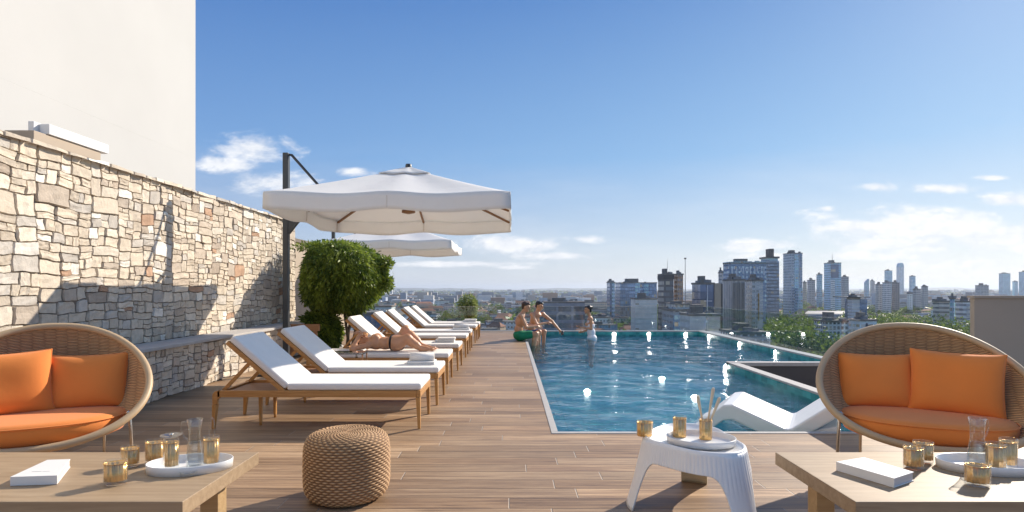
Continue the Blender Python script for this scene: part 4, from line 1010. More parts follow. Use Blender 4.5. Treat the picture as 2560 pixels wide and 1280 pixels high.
# 9 dark crown tower
t_, hx, dy, h_ = tower(1899, 1948, 652, 610, 'dark tower with a projecting cap and square box on top', facade((.10,.115,.14), (.07,.10,.15), 3.6, 3, .55, .8, .2), 22, parapet=False, kit=False)
sub(t_, 'cap', M['dark_metal'], (-hx, hx, -1, dy+1, h_+2.5, h_+4.5)); sub(t_, 'neck', BL, (-hx*.8, hx*.8, 0, dy, h_, h_+2.49)); sub(t_, 'top_box', M['dark_wall'], (-hx*.25, hx*.42, 4, dy-4, h_+4.51, h_+13))
# 10 mosaic tower
t_, hx, dy, h_ = tower(1958, 2006, 634, 720, 'tall silver speckled glass tower right of the dark capped tower', MZ, 24)
sub(t_, 'glass_strip', BL2, (-hx*.35, hx*.35, -.5, -.02, 0, h_-1)); sub(t_, 'side_strip', DG, (hx*.6, hx*.8, -.6, -.02, 0, h_)); 
r_ = random.Random(9)
for k in range(26): x, z = r_.choice([-1, 1])*r_.uniform(hx*.4, hx*.98), h_*r_.uniform(.3, .98); sub(t_, 'sparkle_panel', M['white_cloth'], (x-.5, x+.5, -.25, -.02, z, z+1.1))  # pale panels painted in for the sparkles of light on the facade
sub(t_, 'lower_wing', BL, (-hx*.3, hx*.5, -8, -.7, 0, h_*.5))
# 11-19
tower(2007, 2017, 708, 1000, 'thin beige tower just right of the speckled tower', TN)
tower(2018, 2038, 701, 1050, 'grey stepped tower left of the tall blue tower', GR)
tower(2041, 2056, 687, 1100, 'slender grey-blue tower close to the tall blue tower', BL)
t_, hx, dy, h_ = tower(2060, 2103, 658, 900, 'tall blue glass tower with a spire', facade((.28,.36,.46), (.09,.18,.30), 3.6, 2.2, .55, .7, .15), 26)
a = MB(); a.bar((0,10,h_), (0,10,h_+16), .7,.7,.2,.2); obj('spire', a, M['mast'], t_); sub(t_, 'balcony_strip', WB, (-hx, -hx*.2, -.6, -.02, 0, h_*.68)); sub(t_, 'glass_crown', NAVY, (-hx*.95, hx*.5, -.5, -.02, h_*.72, h_-2))
tower(2103, 2122, 693, 1000, 'dark grey tower to the right of the spire tower', GR)
t_, hx, dy, h_ = tower(2160, 2173, 706, 1500, 'slim tower with a slanted roof edge', BL, kit=False, parapet=False)
a = MB(); a.add([(-hx,0,h_),(hx,0,h_),(hx,0,h_+9),(-hx,dy,h_),(hx,dy,h_),(hx,dy,h_+9)], [(0,1,2),(5,4,3),(0,2,5,3),(1,4,5,2)]); obj('slanted_top', a, BL, t_)
tower(2175, 2187, 703, 1500, 'slim flat topped tower next to the slanted one', GR)
tower(2211, 2231, 677, 1650, 'bright blue glass tower behind the grey lattice blocks', BL2)
t_, hx, dy, h_ = tower(2241, 2260, 668, 1700, 'pale tower with a rounded glass crown', facade((.42,.46,.50), (.20,.26,.33), 4, 4, .5, .35, .15, 'fins'), 22, kit=False, parapet=False)
a = MB(); n = 12; pr = [(hx*math.cos(math.pi*k/n), h_+13*math.sin(math.pi*k/n)**.8) for k in range(n+1)]; a.add([(x,0,z) for x,z in pr]+[(x,dy,z) for x,z in pr], [tuple(range(n, -1, -1)), tuple(range(n+1, 2*n+2))]+[(k, k+1, n+2+k, n+1+k) for k in range(n)]); obj('rounded_crown', a, BL2, t_)
tower(2273, 2289, 691, 1600, 'narrow blue and grey tower right of the rounded crown tower', BL2)
tower(2188, 2208, 712, 900, 'grey residential tower at the left of the lattice group', GR)
tower(2206, 2228, 707, 880, 'whitish latticed residential tower in the middle group', facade((.44,.42,.42), (.09,.10,.13), 3.0, 2.2, .5, .6))
tower(2229, 2249, 708, 900, 'dark glass tower with brown flank next to the latticed tower', facade((.20,.17,.16), (.06,.07,.09), 3.2, 3, .5, .6))
tower(2282, 2302, 724, 800, 'dark tower with a flat overhanging top right of centre', GR)
tower(2303, 2320, 717, 1000, 'grey tower with stepped top at the right of the dark group', GR)
tower(2268, 2282, 735, 760, 'short pale block in front of the dark flat topped tower', CR)
# 20-24
t_, hx, dy, h_ = tower(2119, 2149, 748, 360, 'silver fronted block with dark overhanging roof above the park trees', facade((.40,.40,.42), (.16,.17,.19), 2.0, 3, .35, .9, .25, 'bands'), 16)
sub(t_, 'dark_flank', DG, (hx+.01, hx+4.8, 0, 16, 0, h_)); sub(t_, 'roof_overhang', M['dark_metal'], (-hx-2, hx+5.5, -2, 18, h_+1.01, h_+1.6))
t_, hx, dy, h_ = tower(2035, 2119, 806, 290, 'low white and grey apartment block with dark grid windows behind the park trees', facade((.50,.50,.50), (.03,.04,.05), 2.6, 2.0, .62, .62), 14)
for k in range(4): sub(t_, 'balcony', M['white_plastic'], (-hx, -hx*.15, -.8, -.01, h_-3-k*2.7, h_-2.75-k*2.7))
t_, hx, dy, h_ = tower(2121, 2192, 803, 300, 'pale blue glass block beside the low grid apartment block', facade((.46,.52,.58), (.24,.31,.38), 3, 3.4, .5, .8, .15), 12); sub(t_, 'dark_slot', NAVY, (-hx*.25, -hx*.05, -.3, -.01, 0, h_-1))
t_, hx, dy, h_ = tower(2332, 2373, 755, 400, 'tan apartment building with stacked balconies at the right', facade((.48,.42,.36), (.06,.06,.06), 3.0, 4.0, .42, .8, .4, 'bands'), 16)
for k in range(7): sub(t_, 'balcony', M['ledge'], (-hx-.2, hx*.9, -1.2, -.01, h_-3.6-k*3, h_-3.0-k*3))
t_, hx, dy, h_ = tower(2374, 2388, 748, 410, 'narrow blue glass strip building between the two right apartment blocks', BL)
t_, hx, dy, h_ = tower(2389, 2440, 756, 400, 'white balconied apartment building cut off by the tan wall', WB, 16)
for k in range(7): sub(t_, 'balcony', M['white_fabric'], (-hx*.5, hx, -1.4, -.01, h_-3.6-k*3, h_-2.6-k*3))
tower(2438, 2472, 714, 1200, 'dark stepped block just above the tan wall', GR)
tower(2497, 2526, 684, 1900, 'broad blue glass tower above the tan wall', BL2); tower(2531, 2545, 704, 1900, 'small pale blue tower between the two blue towers at the right edge', BL2); tower(2547, 2580, 680, 1800, 'blue tower cut off by the right edge of the photo', BL2)
# 25 slatted low building
t_, hx, dy, h_ = tower(1800, 1926, 836, 230, 'low white slatted car park like building right below the pool edge', facade((.55,.52,.50), (.10,.09,.09), 2.2, 2.8, .55, .72), 18)
for k in range(6): sub(t_, 'white_slat', M['ledge'], (-hx-.3, hx+.3, -.6, -.01, h_-1.1-k*1.7, h_-.75-k*1.7))
# stadium
t_ = thing('sports_hall', 'long grey arched roof hall with a tan sloping gable', 'hall', ((2085-CX)*520/F, 520, GZ)); a = MB(); n = 14
vs = []
for x in (-24, 24):
    for k in range(n+1): vs.append((x, 12-12*math.cos(math.pi*k/n), 14+7*math.sin(math.pi*k/n)))
a.add(vs, [(k, k+1, n+2+k, n+1+k) for k in range(n)]+[tuple(range(n, -1, -1)), tuple(range(n+1, 2*n+2))]); obj('arched_roof', a, mat('grey_sheet', (.22,.22,.22), .5, stretch=(1,.05,1), scale=.8), t_); sub(t_, 'wall', TN, (-24, 24, 0, 24, 0, 14))
a = MB(); a.add([(-38,-2,12),(-24,-2,23),(-24,14,23),(-38,14,12),(-38,-2,11),(-24,-2,22),(-24,14,22),(-38,14,11)], [(0,1,2,3),(7,6,5,4),(0,4,5,1),(2,6,7,3),(1,5,6,2),(3,7,4,0)]); obj('sloping_gable', a, mat('tan_roofing', (.50,.34,.18), .8), t_)
# buildings on the left side
t_, hx, dy, h_ = tower(1357, 1462, 757, 420, 'long grey flat building with large dark windows behind the two men', facade((.20,.21,.23), (.04,.05,.06), 6, 11, .6, .85), 20)
t_, hx, dy, h_ = tower(905, 995, 789, 170, 'flat dark roofed building below the deck between tree and loungers', DG, 20, kit=False)
sub(t_, 'white_vent', M['white_fabric'], (hx*.1, hx*.35, -.4, .6, h_+1.02, h_+1.6))
tower(938, 978, 768, 330, 'small white block above the dark roof beside the tree', CR, 12, kit=False)
tower(1484, 1519, 795, 500, 'small cream block right of the woman in the pool', CR, 12)
tower(1445, 1517, 757, 900, 'wide low tan block left of the narrow grey glass tower', TN, 14)
# closed parasol on a lower terrace
t_ = thing('closed_parasol', 'closed white parasol standing on a terrace below the pool corner', 'parasol', ((1764-CX)*120/F, 120, H+(HY-826)*120/F)); a = MB(); a.lathe([(.42,.2),(.36,1.0),(.2,2.0),(.03,2.7)], n=12, cap=True); obj('cloth', a, M['white_fabric'], t_); a = MB(); a.tube([(0,0,-.6),(0,0,2.75)], .04, 6); obj('pole', a, M['mast'], t_)
t_ = thing('terrace_building', 'low flat terrace roof under the closed parasol', 'building', ((1764-CX)*120/F, 114, GZ)); zt = H+(HY-826)*120/F-.6-GZ; sub(t_, 'body', GR, (-3, 3, 0, 12, 0, zt))
# ---- trees
LM = [(760,'beside the round leafy tree'),(1000,'above the far lounger backs'),(1110,'left of the young tree'),(1200,'around the young tree'),(1285,'left of the seated men'),(1370,'behind the two men'),(1440,'between the men and the woman'),(1520,'around the woman in the pool'),(1645,'below the dark glass block'),(1728,'below the banded tower'),(1806,'near the navy slab'),(1865,'near the finned building'),(1912,'near the openwork slab'),(1955,'near the dark capped tower'),(2012,'near the speckled glass tower'),(2058,'left of the blue spire tower'),(2105,'below the blue spire tower'),(2150,'near the dark roofed silver block'),(2200,'below the slanted tower'),(2240,'below the latticed tower'),(2300,'below the rounded crown tower'),(2340,'left of the tan balconied block'),(2600,'near the tan balconied block')]
def near(px): return next(p for x, p in LM if px < x)
DB = [(300,'closest to pool'),(400,'front rows'),(520,'second rows'),(640,'farther off'),(800,'middle distance'),(1000,'far off'),(1250,'very far off'),(9e9,'hazy distance')]
def band_(D): return next(p for x, p in DB if D < x)
def crown_mesh(seed, n=1300, rad=(5, 5, 3.8), z=6.5, size=.5):
    r = np.random.default_rng(seed); parts = []
    for k in range(7):
        c = r.normal(size=3)*np.array(rad)*.38; parts.append(leaves(n//7, (c[0], c[1], z+c[2]*.8), (rad[0]*.62, rad[1]*.62, rad[2]*.62), size, seed*10+k, hang=.2, shell=.55, elong=1.4))
    return merge(parts)
M['city_leaf'] = leafmat('city_foliage', (.06,.11,.018), (.28,.36,.06), .35)
protos = []
for k in range(4):
    t_ = thing('tree', '', 'tree'); V, Fc, C = crown_mesh(20+k, 1500, (5+k*.6, 5, 3.6+.5*k)); npobj('crown', V, Fc, M['city_leaf'], t_, False, C)
    a = MB(); a.tube([(0,0,0),(.2,.1,3),(.1,.3,6.5)], [.45,.32,.16], 7); a.tube([(.15,.1,3),(1.6,.4,6)], [.2,.08], 6); a.tube([(.15,.1,3.2),(-1.5,-.3,6.3)], [.2,.08], 6); obj('trunk', a, M['bark'], t_); protos.append(t_)
used = [False]*4
def put_tree(px, py_base, D, s, label, grp, k):
    x = (px-CX)*D/F; gz = GZ
    if not used[k]: o = protos[k]; used[k] = True; o.location = (x, D, gz); o['label'] = label; o['group'] = grp
    else: o = dup(protos[k], (x, D, gz), label=label, group=grp)
    o.rotation_euler = (0, 0, (px*13) % 6.28); o.scale = (s, s, s*.95); return o
r_ = random.Random(12)
park = []
for k in range(64):
    D = r_.uniform(300, 460); px = r_.uniform(1935, 2420); park.append((px, D))
park.sort(key=lambda p: -p[1])
placed = 0
for j, (px, D) in enumerate(park):
    x = (px-CX)*D/F
    if D > 285 and D < 330 and 2010 < px < 2220: continue
    if 350 < D < 385 and 2100 < px < 2190: continue
    s = r_.uniform(1.5, 2.3) if D > 330 or px < 2035 else r_.uniform(1.3, 1.6); put_tree(px, 0, D, s, f'leafy park tree {near(px)}, {band_(D)}', 'park trees below the right side of the pool', j % 4)
for j, (px, D, s) in enumerate([(1955, 262, 2.0),(1992, 258, 2.6),(2030, 268, 2.2),(2075, 258, 1.8),(2125, 264, 2.0),(2175, 262, 1.9),(2215, 270, 2.1),(1975, 238, 1.7),(2060, 238, 1.6),(2108, 242, 1.7)]):
    put_tree(px, 0, D, s, f'large bright green tree in the nearest row of park trees, {["first","second","third","fourth","fifth","sixth","seventh","shorter first","shorter second","shorter third"][j]} from the left', 'nearest park trees seen over the pool edge', (j+1) % 4)
for j in range(70):
    D = r_.uniform(480, 1000); px = r_.uniform(960, 2330); put_tree(px, 0, D, r_.uniform(1.1, 2.0), f'dark green tree {near(px)}, {band_(D)}', 'trees scattered between the city houses', j % 4)
ft = thing('young_tree', 'slim pale green young tree standing alone behind the farthest loungers', 'tree', ((1172-CX)*24/F, 24, -3.3))
V, Fc, C = merge([leaves(2200, (0, 0, 3.85), (.40, .36, .42), .045, 61, hang=.4, shell=.8), leaves(900, (.05, 0, 3.3), (.22, .22, .42), .045, 62, hang=.4, shell=.9)]); npobj('crown', V, Fc, M['leaf2'], ft, False, C)
a = MB(); a.tube([(0,0,0),(.02,0,2.0),(.0,0,3.9)], [.05,.035,.015], 7); obj('trunk', a, M['bark'], ft)
# ---- low houses, each its own thing
kinds = [('cream', CR), ('tan', TN), ('grey', GR), ('white', WB), ('blue grey', BL), ('terracotta roofed', facade((.45,.33,.24), (.07,.06,.06), 3.0, 3.4, .4, .5))]
M['terracotta'] = mat('terracotta', (.36,.16,.09), .85, var=.2, scale=.4)
occupied = [((1357,1462),420),((1577,1643),420),((1655,1740),300),((1700,1800),260),((1808,1908),335),((2119,2170),360),((2035,2119),290),((2121,2192),300),((2332,2440),400),((1800,1926),230),((2046,2110),520)]
cnt = 0; r_ = random.Random(31)
while cnt < 275:
    D = 360*(1500/360)**(r_.random()**.8); px = r_.uniform(700, 2440) if cnt % 3 else r_.uniform(960, 1560)
    w_ = r_.uniform(9, 26)*(1+D/2600); dd = r_.uniform(9, 18); hh = r_.choice([5, 7, 9, 11, 14])*r_.uniform(.8, 1.3)
    if 1850 < px < 2300 and D < 500: continue
    pw = w_*F/D
    if any(a_-pw < px < b_+pw and D-25 < dq < D+25 for (a_, b_), dq in occupied): continue
    kn, mt_ = kinds[r_.randrange(6)]
    band = 'middle distance' if D < 800 else 'far distance'
    t_ = thing('house' if hh < 9 else 'low_rise_block', f'{"small" if w_ < 20 else "wide"} {kn} {"house" if hh < 9 else "block"} {near(px)}, {band_(D)}', 'house' if hh < 9 else 'building', ((px-CX)*D/F, D, GZ), r_.uniform(-.5, .5), 'low buildings of the city')
    sub(t_, 'wall', mt_, (-w_/2, w_/2, 0, dd, 0, hh))
    if kn == 'terracotta roofed' or (hh < 9 and r_.random() < .4):
        a = MB(); a.add([(-w_/2-.5,-.5,hh+.01),(w_/2+.5,-.5,hh+.01),(w_/2+.5,dd+.5,hh+.01),(-w_/2-.5,dd+.5,hh+.01),(-w_/2+3,dd/2,hh+3.2),(w_/2-3,dd/2,hh+3.2)], [(0,3,2,1),(0,1,5,4),(1,2,5),(2,3,4,5),(3,0,4)]); obj('roof', a, M['terracotta'], t_)
    else: sub(t_, 'roof', M['roof'], (-w_/2-.2, w_/2+.2, -.2, dd+.2, hh+.01, hh+.7), (-w_*.2, w_*.1, dd*.3, dd*.7, hh+.71, hh+2.6))
    cnt += 1
# ---- the far mass of the city that nobody could count
M['far_city'] = tintmat('far_city', .9, .01, .1, .05, .05)
N = 5200; r = np.random.default_rng(77)
D = 1300*(11500/1300)**r.random(N)**1.0; U = r.uniform(-.5, 1.0, N); X = U*D; wd = r.uniform(9, 34, N)*(1+D/9000); dp = r.uniform(10, 30, N); hh = r.gamma(2.0, 3.6, N)+3.5
hh = np.clip(np.where(r.random(N) < .05, hh*1.8, hh), 3, 30+D*.0012)
box = np.array([(0,0,0),(1,0,0),(1,1,0),(0,1,0),(0,0,1),(1,0,1),(1,1,1),(0,1,1)], float); box[:, 0] -= .5
V = box[None]*np.stack([wd, dp, hh], -1)[:, None, :]; V[:, :, 0] += X[:, None]; V[:, :, 1] += D[:, None]; V[:, :, 2] += GZ
fb = np.array([(4,5,6,7),(0,1,5,4),(1,2,6,5),(3,0,4,7)]); Fc = (fb[None]+np.arange(N)[:, None, None]*8).reshape(-1, 4)
pal = np.array([(.62,.59,.55),(.45,.40,.34),(.70,.68,.66),(.30,.30,.32),(.42,.26,.18),(.34,.38,.44)]); C = np.repeat(pal[r.integers(0, 6, N)]*r.uniform(.9, 1.25, (N, 1)), 8, 0)
npobj('far_city', V.reshape(-1, 3), Fc, M['far_city'], smooth=False, col=C, kind='stuff')
# ---- woods and gardens between the houses
N = 60000; D = 420*(9000/420)**r.random(N); U = r.uniform(-.5, 1.0, N); X = U*D
fld = np.sin(X*.011+D*.006)+np.sin(X*-.023+D*.013+2)+np.sin(X*.004-D*.009+1)+.6*np.sin(X*.05+D*.03)
bands_ = fld > r.uniform(-1.4, .7, N); D, X = D[bands_], X[bands_]; N = len(D)
nearpark = (D < 520) & (X/D > .2); D, X = D[~nearpark], X[~nearpark]; N = len(D)
s = r.uniform(1.4, 3.2, N)*(1+D/2500)
c = np.stack([X, D, GZ+r.uniform(1.5, 8, N)*(1+D/9000)], -1)
q = r.normal(size=(N, 4, 3))*s[:, None, None]*np.array([1, 1, .55]); V = (c[:, None, :]+q).reshape(-1, 3)
Fc = np.arange(N*4).reshape(N, 4); C = np.repeat(np.stack([np.clip(r.beta(2, 3, N)+.15*np.sin(X*.03), 0, 1)]*3, -1), 4, 0)
npobj('urban_woodland', V, Fc, M['city_leaf'], smooth=False, col=C, kind='stuff')
# ---------------------------------------------------------------- people: one continuous skin, grown from blended tapered limbs
def field(prims, res, lo, hi, blend=.018):
    n = np.ceil((hi-lo)/res).astype(int)+1
    Fd = np.full(n, .5, np.float32)
    ax = [lo[i]+np.arange(n[i])*res for i in range(3)]
    for p in prims:
        kind = p[0]; k = p[-1] if isinstance(p[-1], float) else blend
        if kind == 'c': a, b, ra, rb = map(np.asarray, p[1:5]); mn = np.minimum(a-ra, b-rb); mx_ = np.maximum(a+ra, b+rb)
        else: c, rad = np.asarray(p[1]), np.asarray(p[2]); Rm = np.asarray(p[3]) if len(p) > 3 and not isinstance(p[3], float) else np.eye(3); e = np.abs(Rm)@rad; mn, mx_ = c-e, c+e
        m_ = 3*k+.02; i0 = np.maximum(np.floor((mn-m_-lo)/res).astype(int), 0); i1 = np.minimum(np.ceil((mx_+m_-lo)/res).astype(int)+1, n)
        if (i1 <= i0).any(): continue
        X, Y, Z = np.meshgrid(ax[0][i0[0]:i1[0]], ax[1][i0[1]:i1[1]], ax[2][i0[2]:i1[2]], indexing='ij'); P_ = np.stack([X, Y, Z], -1)
        if kind == 'c':
            ba = b-a; t = np.clip(((P_-a)@ba)/max(ba@ba, 1e-9), 0, 1); dd = np.linalg.norm(P_-a-t[..., None]*ba, axis=-1)-(ra+(rb-ra)*t)
        else:
            q = (P_-c)@Rm; k0 = np.linalg.norm(q/rad, axis=-1); k1 = np.linalg.norm(q/(rad*rad), axis=-1)+1e-9; dd = k0*(k0-1)/k1
        s_ = (slice(i0[0], i1[0]), slice(i0[1], i1[1]), slice(i0[2], i1[2])); f = Fd[s_]
        h = np.clip(.5+.5*(dd-f)/k, 0, 1); Fd[s_] = dd*(1-h)+f*h-k*h*(1-h)
    return Fd
def nets(Fd, lo, res):
    s = Fd < 0; nx, ny, nz = s.shape
    cnt = np.zeros((nx-1, ny-1, nz-1), np.int8)
    for i in (0, 1):
        for j in (0, 1):
            for k in (0, 1): cnt += s[i:nx-1+i, j:ny-1+j, k:nz-1+k]
    act = (cnt > 0) & (cnt < 8); idx = np.full(act.shape, -1, np.int64); I = np.argwhere(act); idx[act] = np.arange(len(I))
    acc = np.zeros((len(I), 3)); w_ = np.zeros(len(I)); cs = [(i, j, k) for i in (0, 1) for j in (0, 1) for k in (0, 1)]
    for a in cs:
        for b in cs:
            if sum(b)-sum(a) == 1 and all(q >= p for p, q in zip(a, b)):
                fa = Fd[I[:,0]+a[0], I[:,1]+a[1], I[:,2]+a[2]]; fb = Fd[I[:,0]+b[0], I[:,1]+b[1], I[:,2]+b[2]]; c = (fa < 0) != (fb < 0)
                t = np.where(c, fa/np.where(fa-fb == 0, 1, fa-fb), 0); p = np.array(a)+np.outer(t, np.array(b)-np.array(a)); acc += p*c[:, None]; w_ += c
    V = (I+acc/w_[:, None])*res+lo; Fc = []
    def q_(e, A, B, C_, D_, flip): f = np.stack([idx[tuple(A.T)], idx[tuple(B.T)], idx[tuple(C_.T)], idx[tuple(D_.T)]], -1); ok = (f >= 0).all(1); f = f[ok]; fl = flip[ok]; f[fl] = f[fl][:, ::-1]; Fc.append(f)
    for axis in range(3):
        sh = [slice(None)]*3; sh2 = [slice(None)]*3; sh[axis] = slice(0, -1); sh2[axis] = slice(1, None)
        c = s[tuple(sh)] != s[tuple(sh2)]; E = np.argwhere(c); o1, o2 = [(1,2),(2,0),(0,1)][axis]
        E = E[(E[:, o1] > 0) & (E[:, o2] > 0) & (E[:, o1] < s.shape[o1]-1) & (E[:, o2] < s.shape[o2]-1)]
        u1 = np.zeros(3, int); u1[o1] = 1; u2 = np.zeros(3, int); u2[o2] = 1
        q_(E, E-u1-u2, E-u2, E, E-u1, ~s[tuple(E.T)])
    return V, np.concatenate(Fc)
def body(name, prims, mt, parent, res=.008, blend=.018):
    pts_ = []
    for p in prims:
        if p[0] == 'c': pts_ += [np.asarray(p[1])-p[3], np.asarray(p[1])+p[3], np.asarray(p[2])-p[4], np.asarray(p[2])+p[4]]
        else: m_ = max(p[2]); pts_ += [np.asarray(p[1])-m_, np.asarray(p[1])+m_]
    lo = np.min(pts_, 0)-.03; hi = np.max(pts_, 0)+.03
    V, Fc = nets(field(prims, res, lo, hi, blend), lo, res)
    return npobj(name, V, Fc, mt, parent, True)
def frame_(fwd, up=(0,0,1)):
    f = np.array(fwd, float); f /= np.linalg.norm(f); u_ = np.array(up, float); l = np.cross(u_, f); l /= np.linalg.norm(l); u_ = np.cross(f, l); return np.stack([f, l, u_], 1)  # columns: forward, left, up
def head(c, fwd, up=(0,0,1), s=1.0):
    Rm = frame_(fwd, up); c = np.array(c, float); L = lambda x, y, z: tuple(c+Rm@(np.array([x, y, z])*s))
    pr = [('e', L(-.01,0,.02), np.array([.094,.076,.100])*s, Rm), ('e', L(.03,0,-.055), np.array([.062,.056,.062])*s, Rm, .02),
          ('c', L(.088,0,.005), L(.108,0,-.028), .011*s, .015*s, .010), ('c', L(.080,-.02,-.062), L(.080,.02,-.062), .011*s, .011*s, .008), ('e', L(.070,0,-.098), np.array([.022,.024,.018])*s, Rm, .015),
          ('c', L(.076,-.045,.026), L(.082,.045,.026), .012*s, .012*s, .010), ('e', L(-.012,.078,-.01), np.array([.018,.010,.030])*s, Rm, .006), ('e', L(-.012,-.078,-.01), np.array([.018,.010,.030])*s, Rm, .006)]
    return pr, L, Rm
def eyes(t_, L, s=1.0):
    for sy in (-1, 1):
        a = MB(); c = L(.080, sy*.030, .004); a.lathe([(.001,-.009*s),(.008*s,-.004*s),(.010*s,0),(.008*s,.004*s),(.001,.009*s)], c, 12); obj('eye', a, M['eye'], t_)
        p, q = L(.090, sy*.018, .030), L(.082, sy*.048, .028); a = MB(); a.tube([p, q], .004*s, 6); obj('eyebrow', a, M['hair_black'], t_)
M['eye'] = mat('eye', (.10,.07,.055), .2)
def hand(wr, fwd, palm, left=1, curl=.5, s=1.0):
    """wrist position, direction of the fingers, direction the palm faces"""
    Rm = frame_(fwd, -np.array(palm, float)); c = np.array(wr, float); L = lambda x, y, z: tuple(c+Rm@(np.array([x, y, z])*s)); out = [('c', L(0,0,0), L(.05,0,0), .024*s, .028*s, .012), ('e', L(.055,0,0), np.array([.045,.040,.016])*s, Rm, .012)]
    for k, (y, l) in enumerate(((-.030,.034), (-.010,.041), (.010,.039), (.029,.031))):
        y *= left; a1, a2 = curl*.7, curl*1.5; p0 = (.088, y, 0); p1 = (.088+l*math.cos(a1), y*1.08, -l*math.sin(a1)); p2 = (p1[0]+l*.9*math.cos(a2), y*1.1, p1[2]-l*.9*math.sin(a2))
        out += [('c', L(*p0), L(*p1), .0088*s, .008*s, .004), ('c', L(*p1), L(*p2), .008*s, .0068*s, .003)]
    out += [('c', L(.03, -.030*left, -.004), L(.062, -.058*left, -.020), .012*s, .0095*s, .006), ('c', L(.062, -.058*left, -.020), L(.088, -.060*left, -.034), .0095*s, .008*s, .003)]
    return out
def limb(a, b, c, r): return [('c', a, b, r[0], r[1]), ('c', b, c, r[1], r[2]), ('e', b, (r[1]*1.02,)*3, .01)]
def foot(an, toe, s=1.0):
    a, t = np.array(an, float), np.array(toe, float); d_ = t-a; out = [('c', tuple(a), tuple(a+d_*.25), .034*s, .032*s), ('c', tuple(a-d_*.18+np.array([0,0,-.01])), tuple(a+d_*.75), .030*s, .026*s)]
    side = np.cross(d_, (0,0,1)); side /= np.linalg.norm(side)+1e-9
    for k in range(5): o_ = side*(k-2)*.016*s; out.append(('c', tuple(a+d_*.7+o_), tuple(a+d_*(1.02-.03*abs(k-1))+o_), .011*s, .009*s, .004))
    return out
# --- man in green shorts, seated on the pool edge
Y0 = 14.0; g = lambda x, y, z: (x, y, z)
m1 = thing('person', 'bare chested man in green shorts sitting on the pool edge with legs in the water', 'person', (0, 0, 0))
hp = (.215, Y0, .115); ch = (.245, Y0, .50)
hd, L1, R1 = head((.375, Y0-.02, .815), (1, -.12, -.22), (0.2,0,1), .98)
torso = [('e', (.21,Y0,.13), (.125,.175,.12)), ('e', (.20,Y0,.27), (.105,.145,.14)), ('e', (.235,Y0,.46), (.118,.165,.17)), ('e', (.265,Y0,.59), (.085,.175,.075)), ('c', (.285,Y0,.64), (.345,Y0-.01,.745), .056, .052), ('e', (.25,Y0-.17,.60), (.062,.06,.062)), ('e', (.25,Y0+.17,.60), (.062,.06,.062))]
arms = limb((.25,Y0-.195,.595), (.375,Y0-.225,.335), (.60,Y0-.12,.345), (.050,.040,.028))+limb((.26,Y0+.195,.595), (.40,Y0+.22,.34), (.63,Y0+.10,.36), (.050,.040,.028))
arms += hand((.60,Y0-.12,.345), (1,.35,.1), (0,.6,-.6), 1, .8)+hand((.63,Y0+.10,.36), (1,-.35,.05), (0,-.6,-.6), -1, .8)
th1 = [('c', (.24,Y0-.09,.115), (.61,Y0-.11,.165), .088, .060), ('c', (.61,Y0-.11,.165), (.545,Y0-.12,-.24), .056, .040), ('c', (.575,Y0-.13,.02), (.55,Y0-.125,-.10), .056, .046), ('c', (.545,Y0-.12,-.24), (.54,Y0-.12,-.36), .040, .034)]+foot((.54,Y0-.12,-.38), (.70,Y0-.13,-.44))
th2 = [('c', (.24,Y0+.09,.115), (.64,Y0+.10,.155), .088, .060), ('c', (.64,Y0+.10,.155), (.63,Y0+.10,-.24), .056, .040), ('c', (.63,Y0+.10,-.24), (.62,Y0+.10,-.36), .040, .034)]+foot((.62,Y0+.10,-.38), (.78,Y0+.10,-.44))
body('body', torso+hd+arms+th1+th2, M['skin'], m1); eyes(m1, L1, .98)
body('hair', [('e', L1(-.030,0,.052), (.090,.083,.075), R1), ('e', L1(-.062,0,.0), (.050,.072,.075), R1), ('e', L1(.052,0,.088), (.045,.058,.028), R1)], M['hair_brown'], m1, .007, .02)
body('shorts', [('e', (.21,Y0,.135), (.145,.195,.125)), ('c', (.24,Y0-.09,.118), (.47,Y0-.105,.145), .104, .092), ('c', (.24,Y0+.09,.118), (.48,Y0+.10,.145), .104, .092)], M['green_cloth'], m1, .009, .02)
# --- second man leaning over the water
Y1 = 14.75
m2 = thing('person', 'bare chested dark haired man at the pool edge reaching one arm to the water', 'person', (0, 0, 0))
hd, L2, R2 = head((.735, Y1-.03, .815), (.95, -.42, -.28), (.15,0,1), .98)
torso = [('e', (.50,Y1,.10), (.12,.165,.115)), ('e', (.53,Y1,.26), (.108,.145,.14)), ('e', (.62,Y1,.45), (.125,.160,.17)), ('e', (.66,Y1,.58), (.135,.150,.075)), ('c', (.68,Y1,.64), (.715,Y1-.01,.745), .056, .052), ('e', (.55,Y1-.12,.60), (.060,.06,.06)), ('e', (.82,Y1+.10,.60), (.06,.06,.06))]
arms = limb((.545,Y1-.15,.60), (.66,Y1-.26,.345), (.905,Y1-.12,.39), (.050,.040,.028))+hand((.905,Y1-.12,.39), (1,.1,.15), (0,.5,-.8), 1, .6)
arms += limb((.84,Y1+.12,.60), (1.06,Y1+.10,.42), (1.25,Y1+.02,.20), (.048,.038,.027))+hand((1.25,Y1+.02,.20), (.7,0,-.75), (-.6,-.6,-.5), -1, .9)
l1 = [('c', (.52,Y1-.09,.10), (.72,Y1-.22,.165), .086, .060), ('c', (.72,Y1-.22,.165), (.70,Y1-.22,-.24), .056, .038), ('c', (.70,Y1-.22,-.24), (.70,Y1-.22,-.36), .038, .034)]+foot((.70,Y1-.22,-.38), (.84,Y1-.24,-.44))
l2 = [('c', (.52,Y1+.09,.10), (.86,Y1+.06,.155), .086, .060), ('c', (.86,Y1+.06,.155), (.84,Y1+.06,-.24), .056, .038), ('c', (.84,Y1+.06,-.24), (.84,Y1+.06,-.36), .038, .034)]+foot((.84,Y1+.06,-.38), (.98,Y1+.06,-.44))
body('body', torso+hd+arms+l1+l2, M['skin2'], m2); eyes(m2, L2, .98)
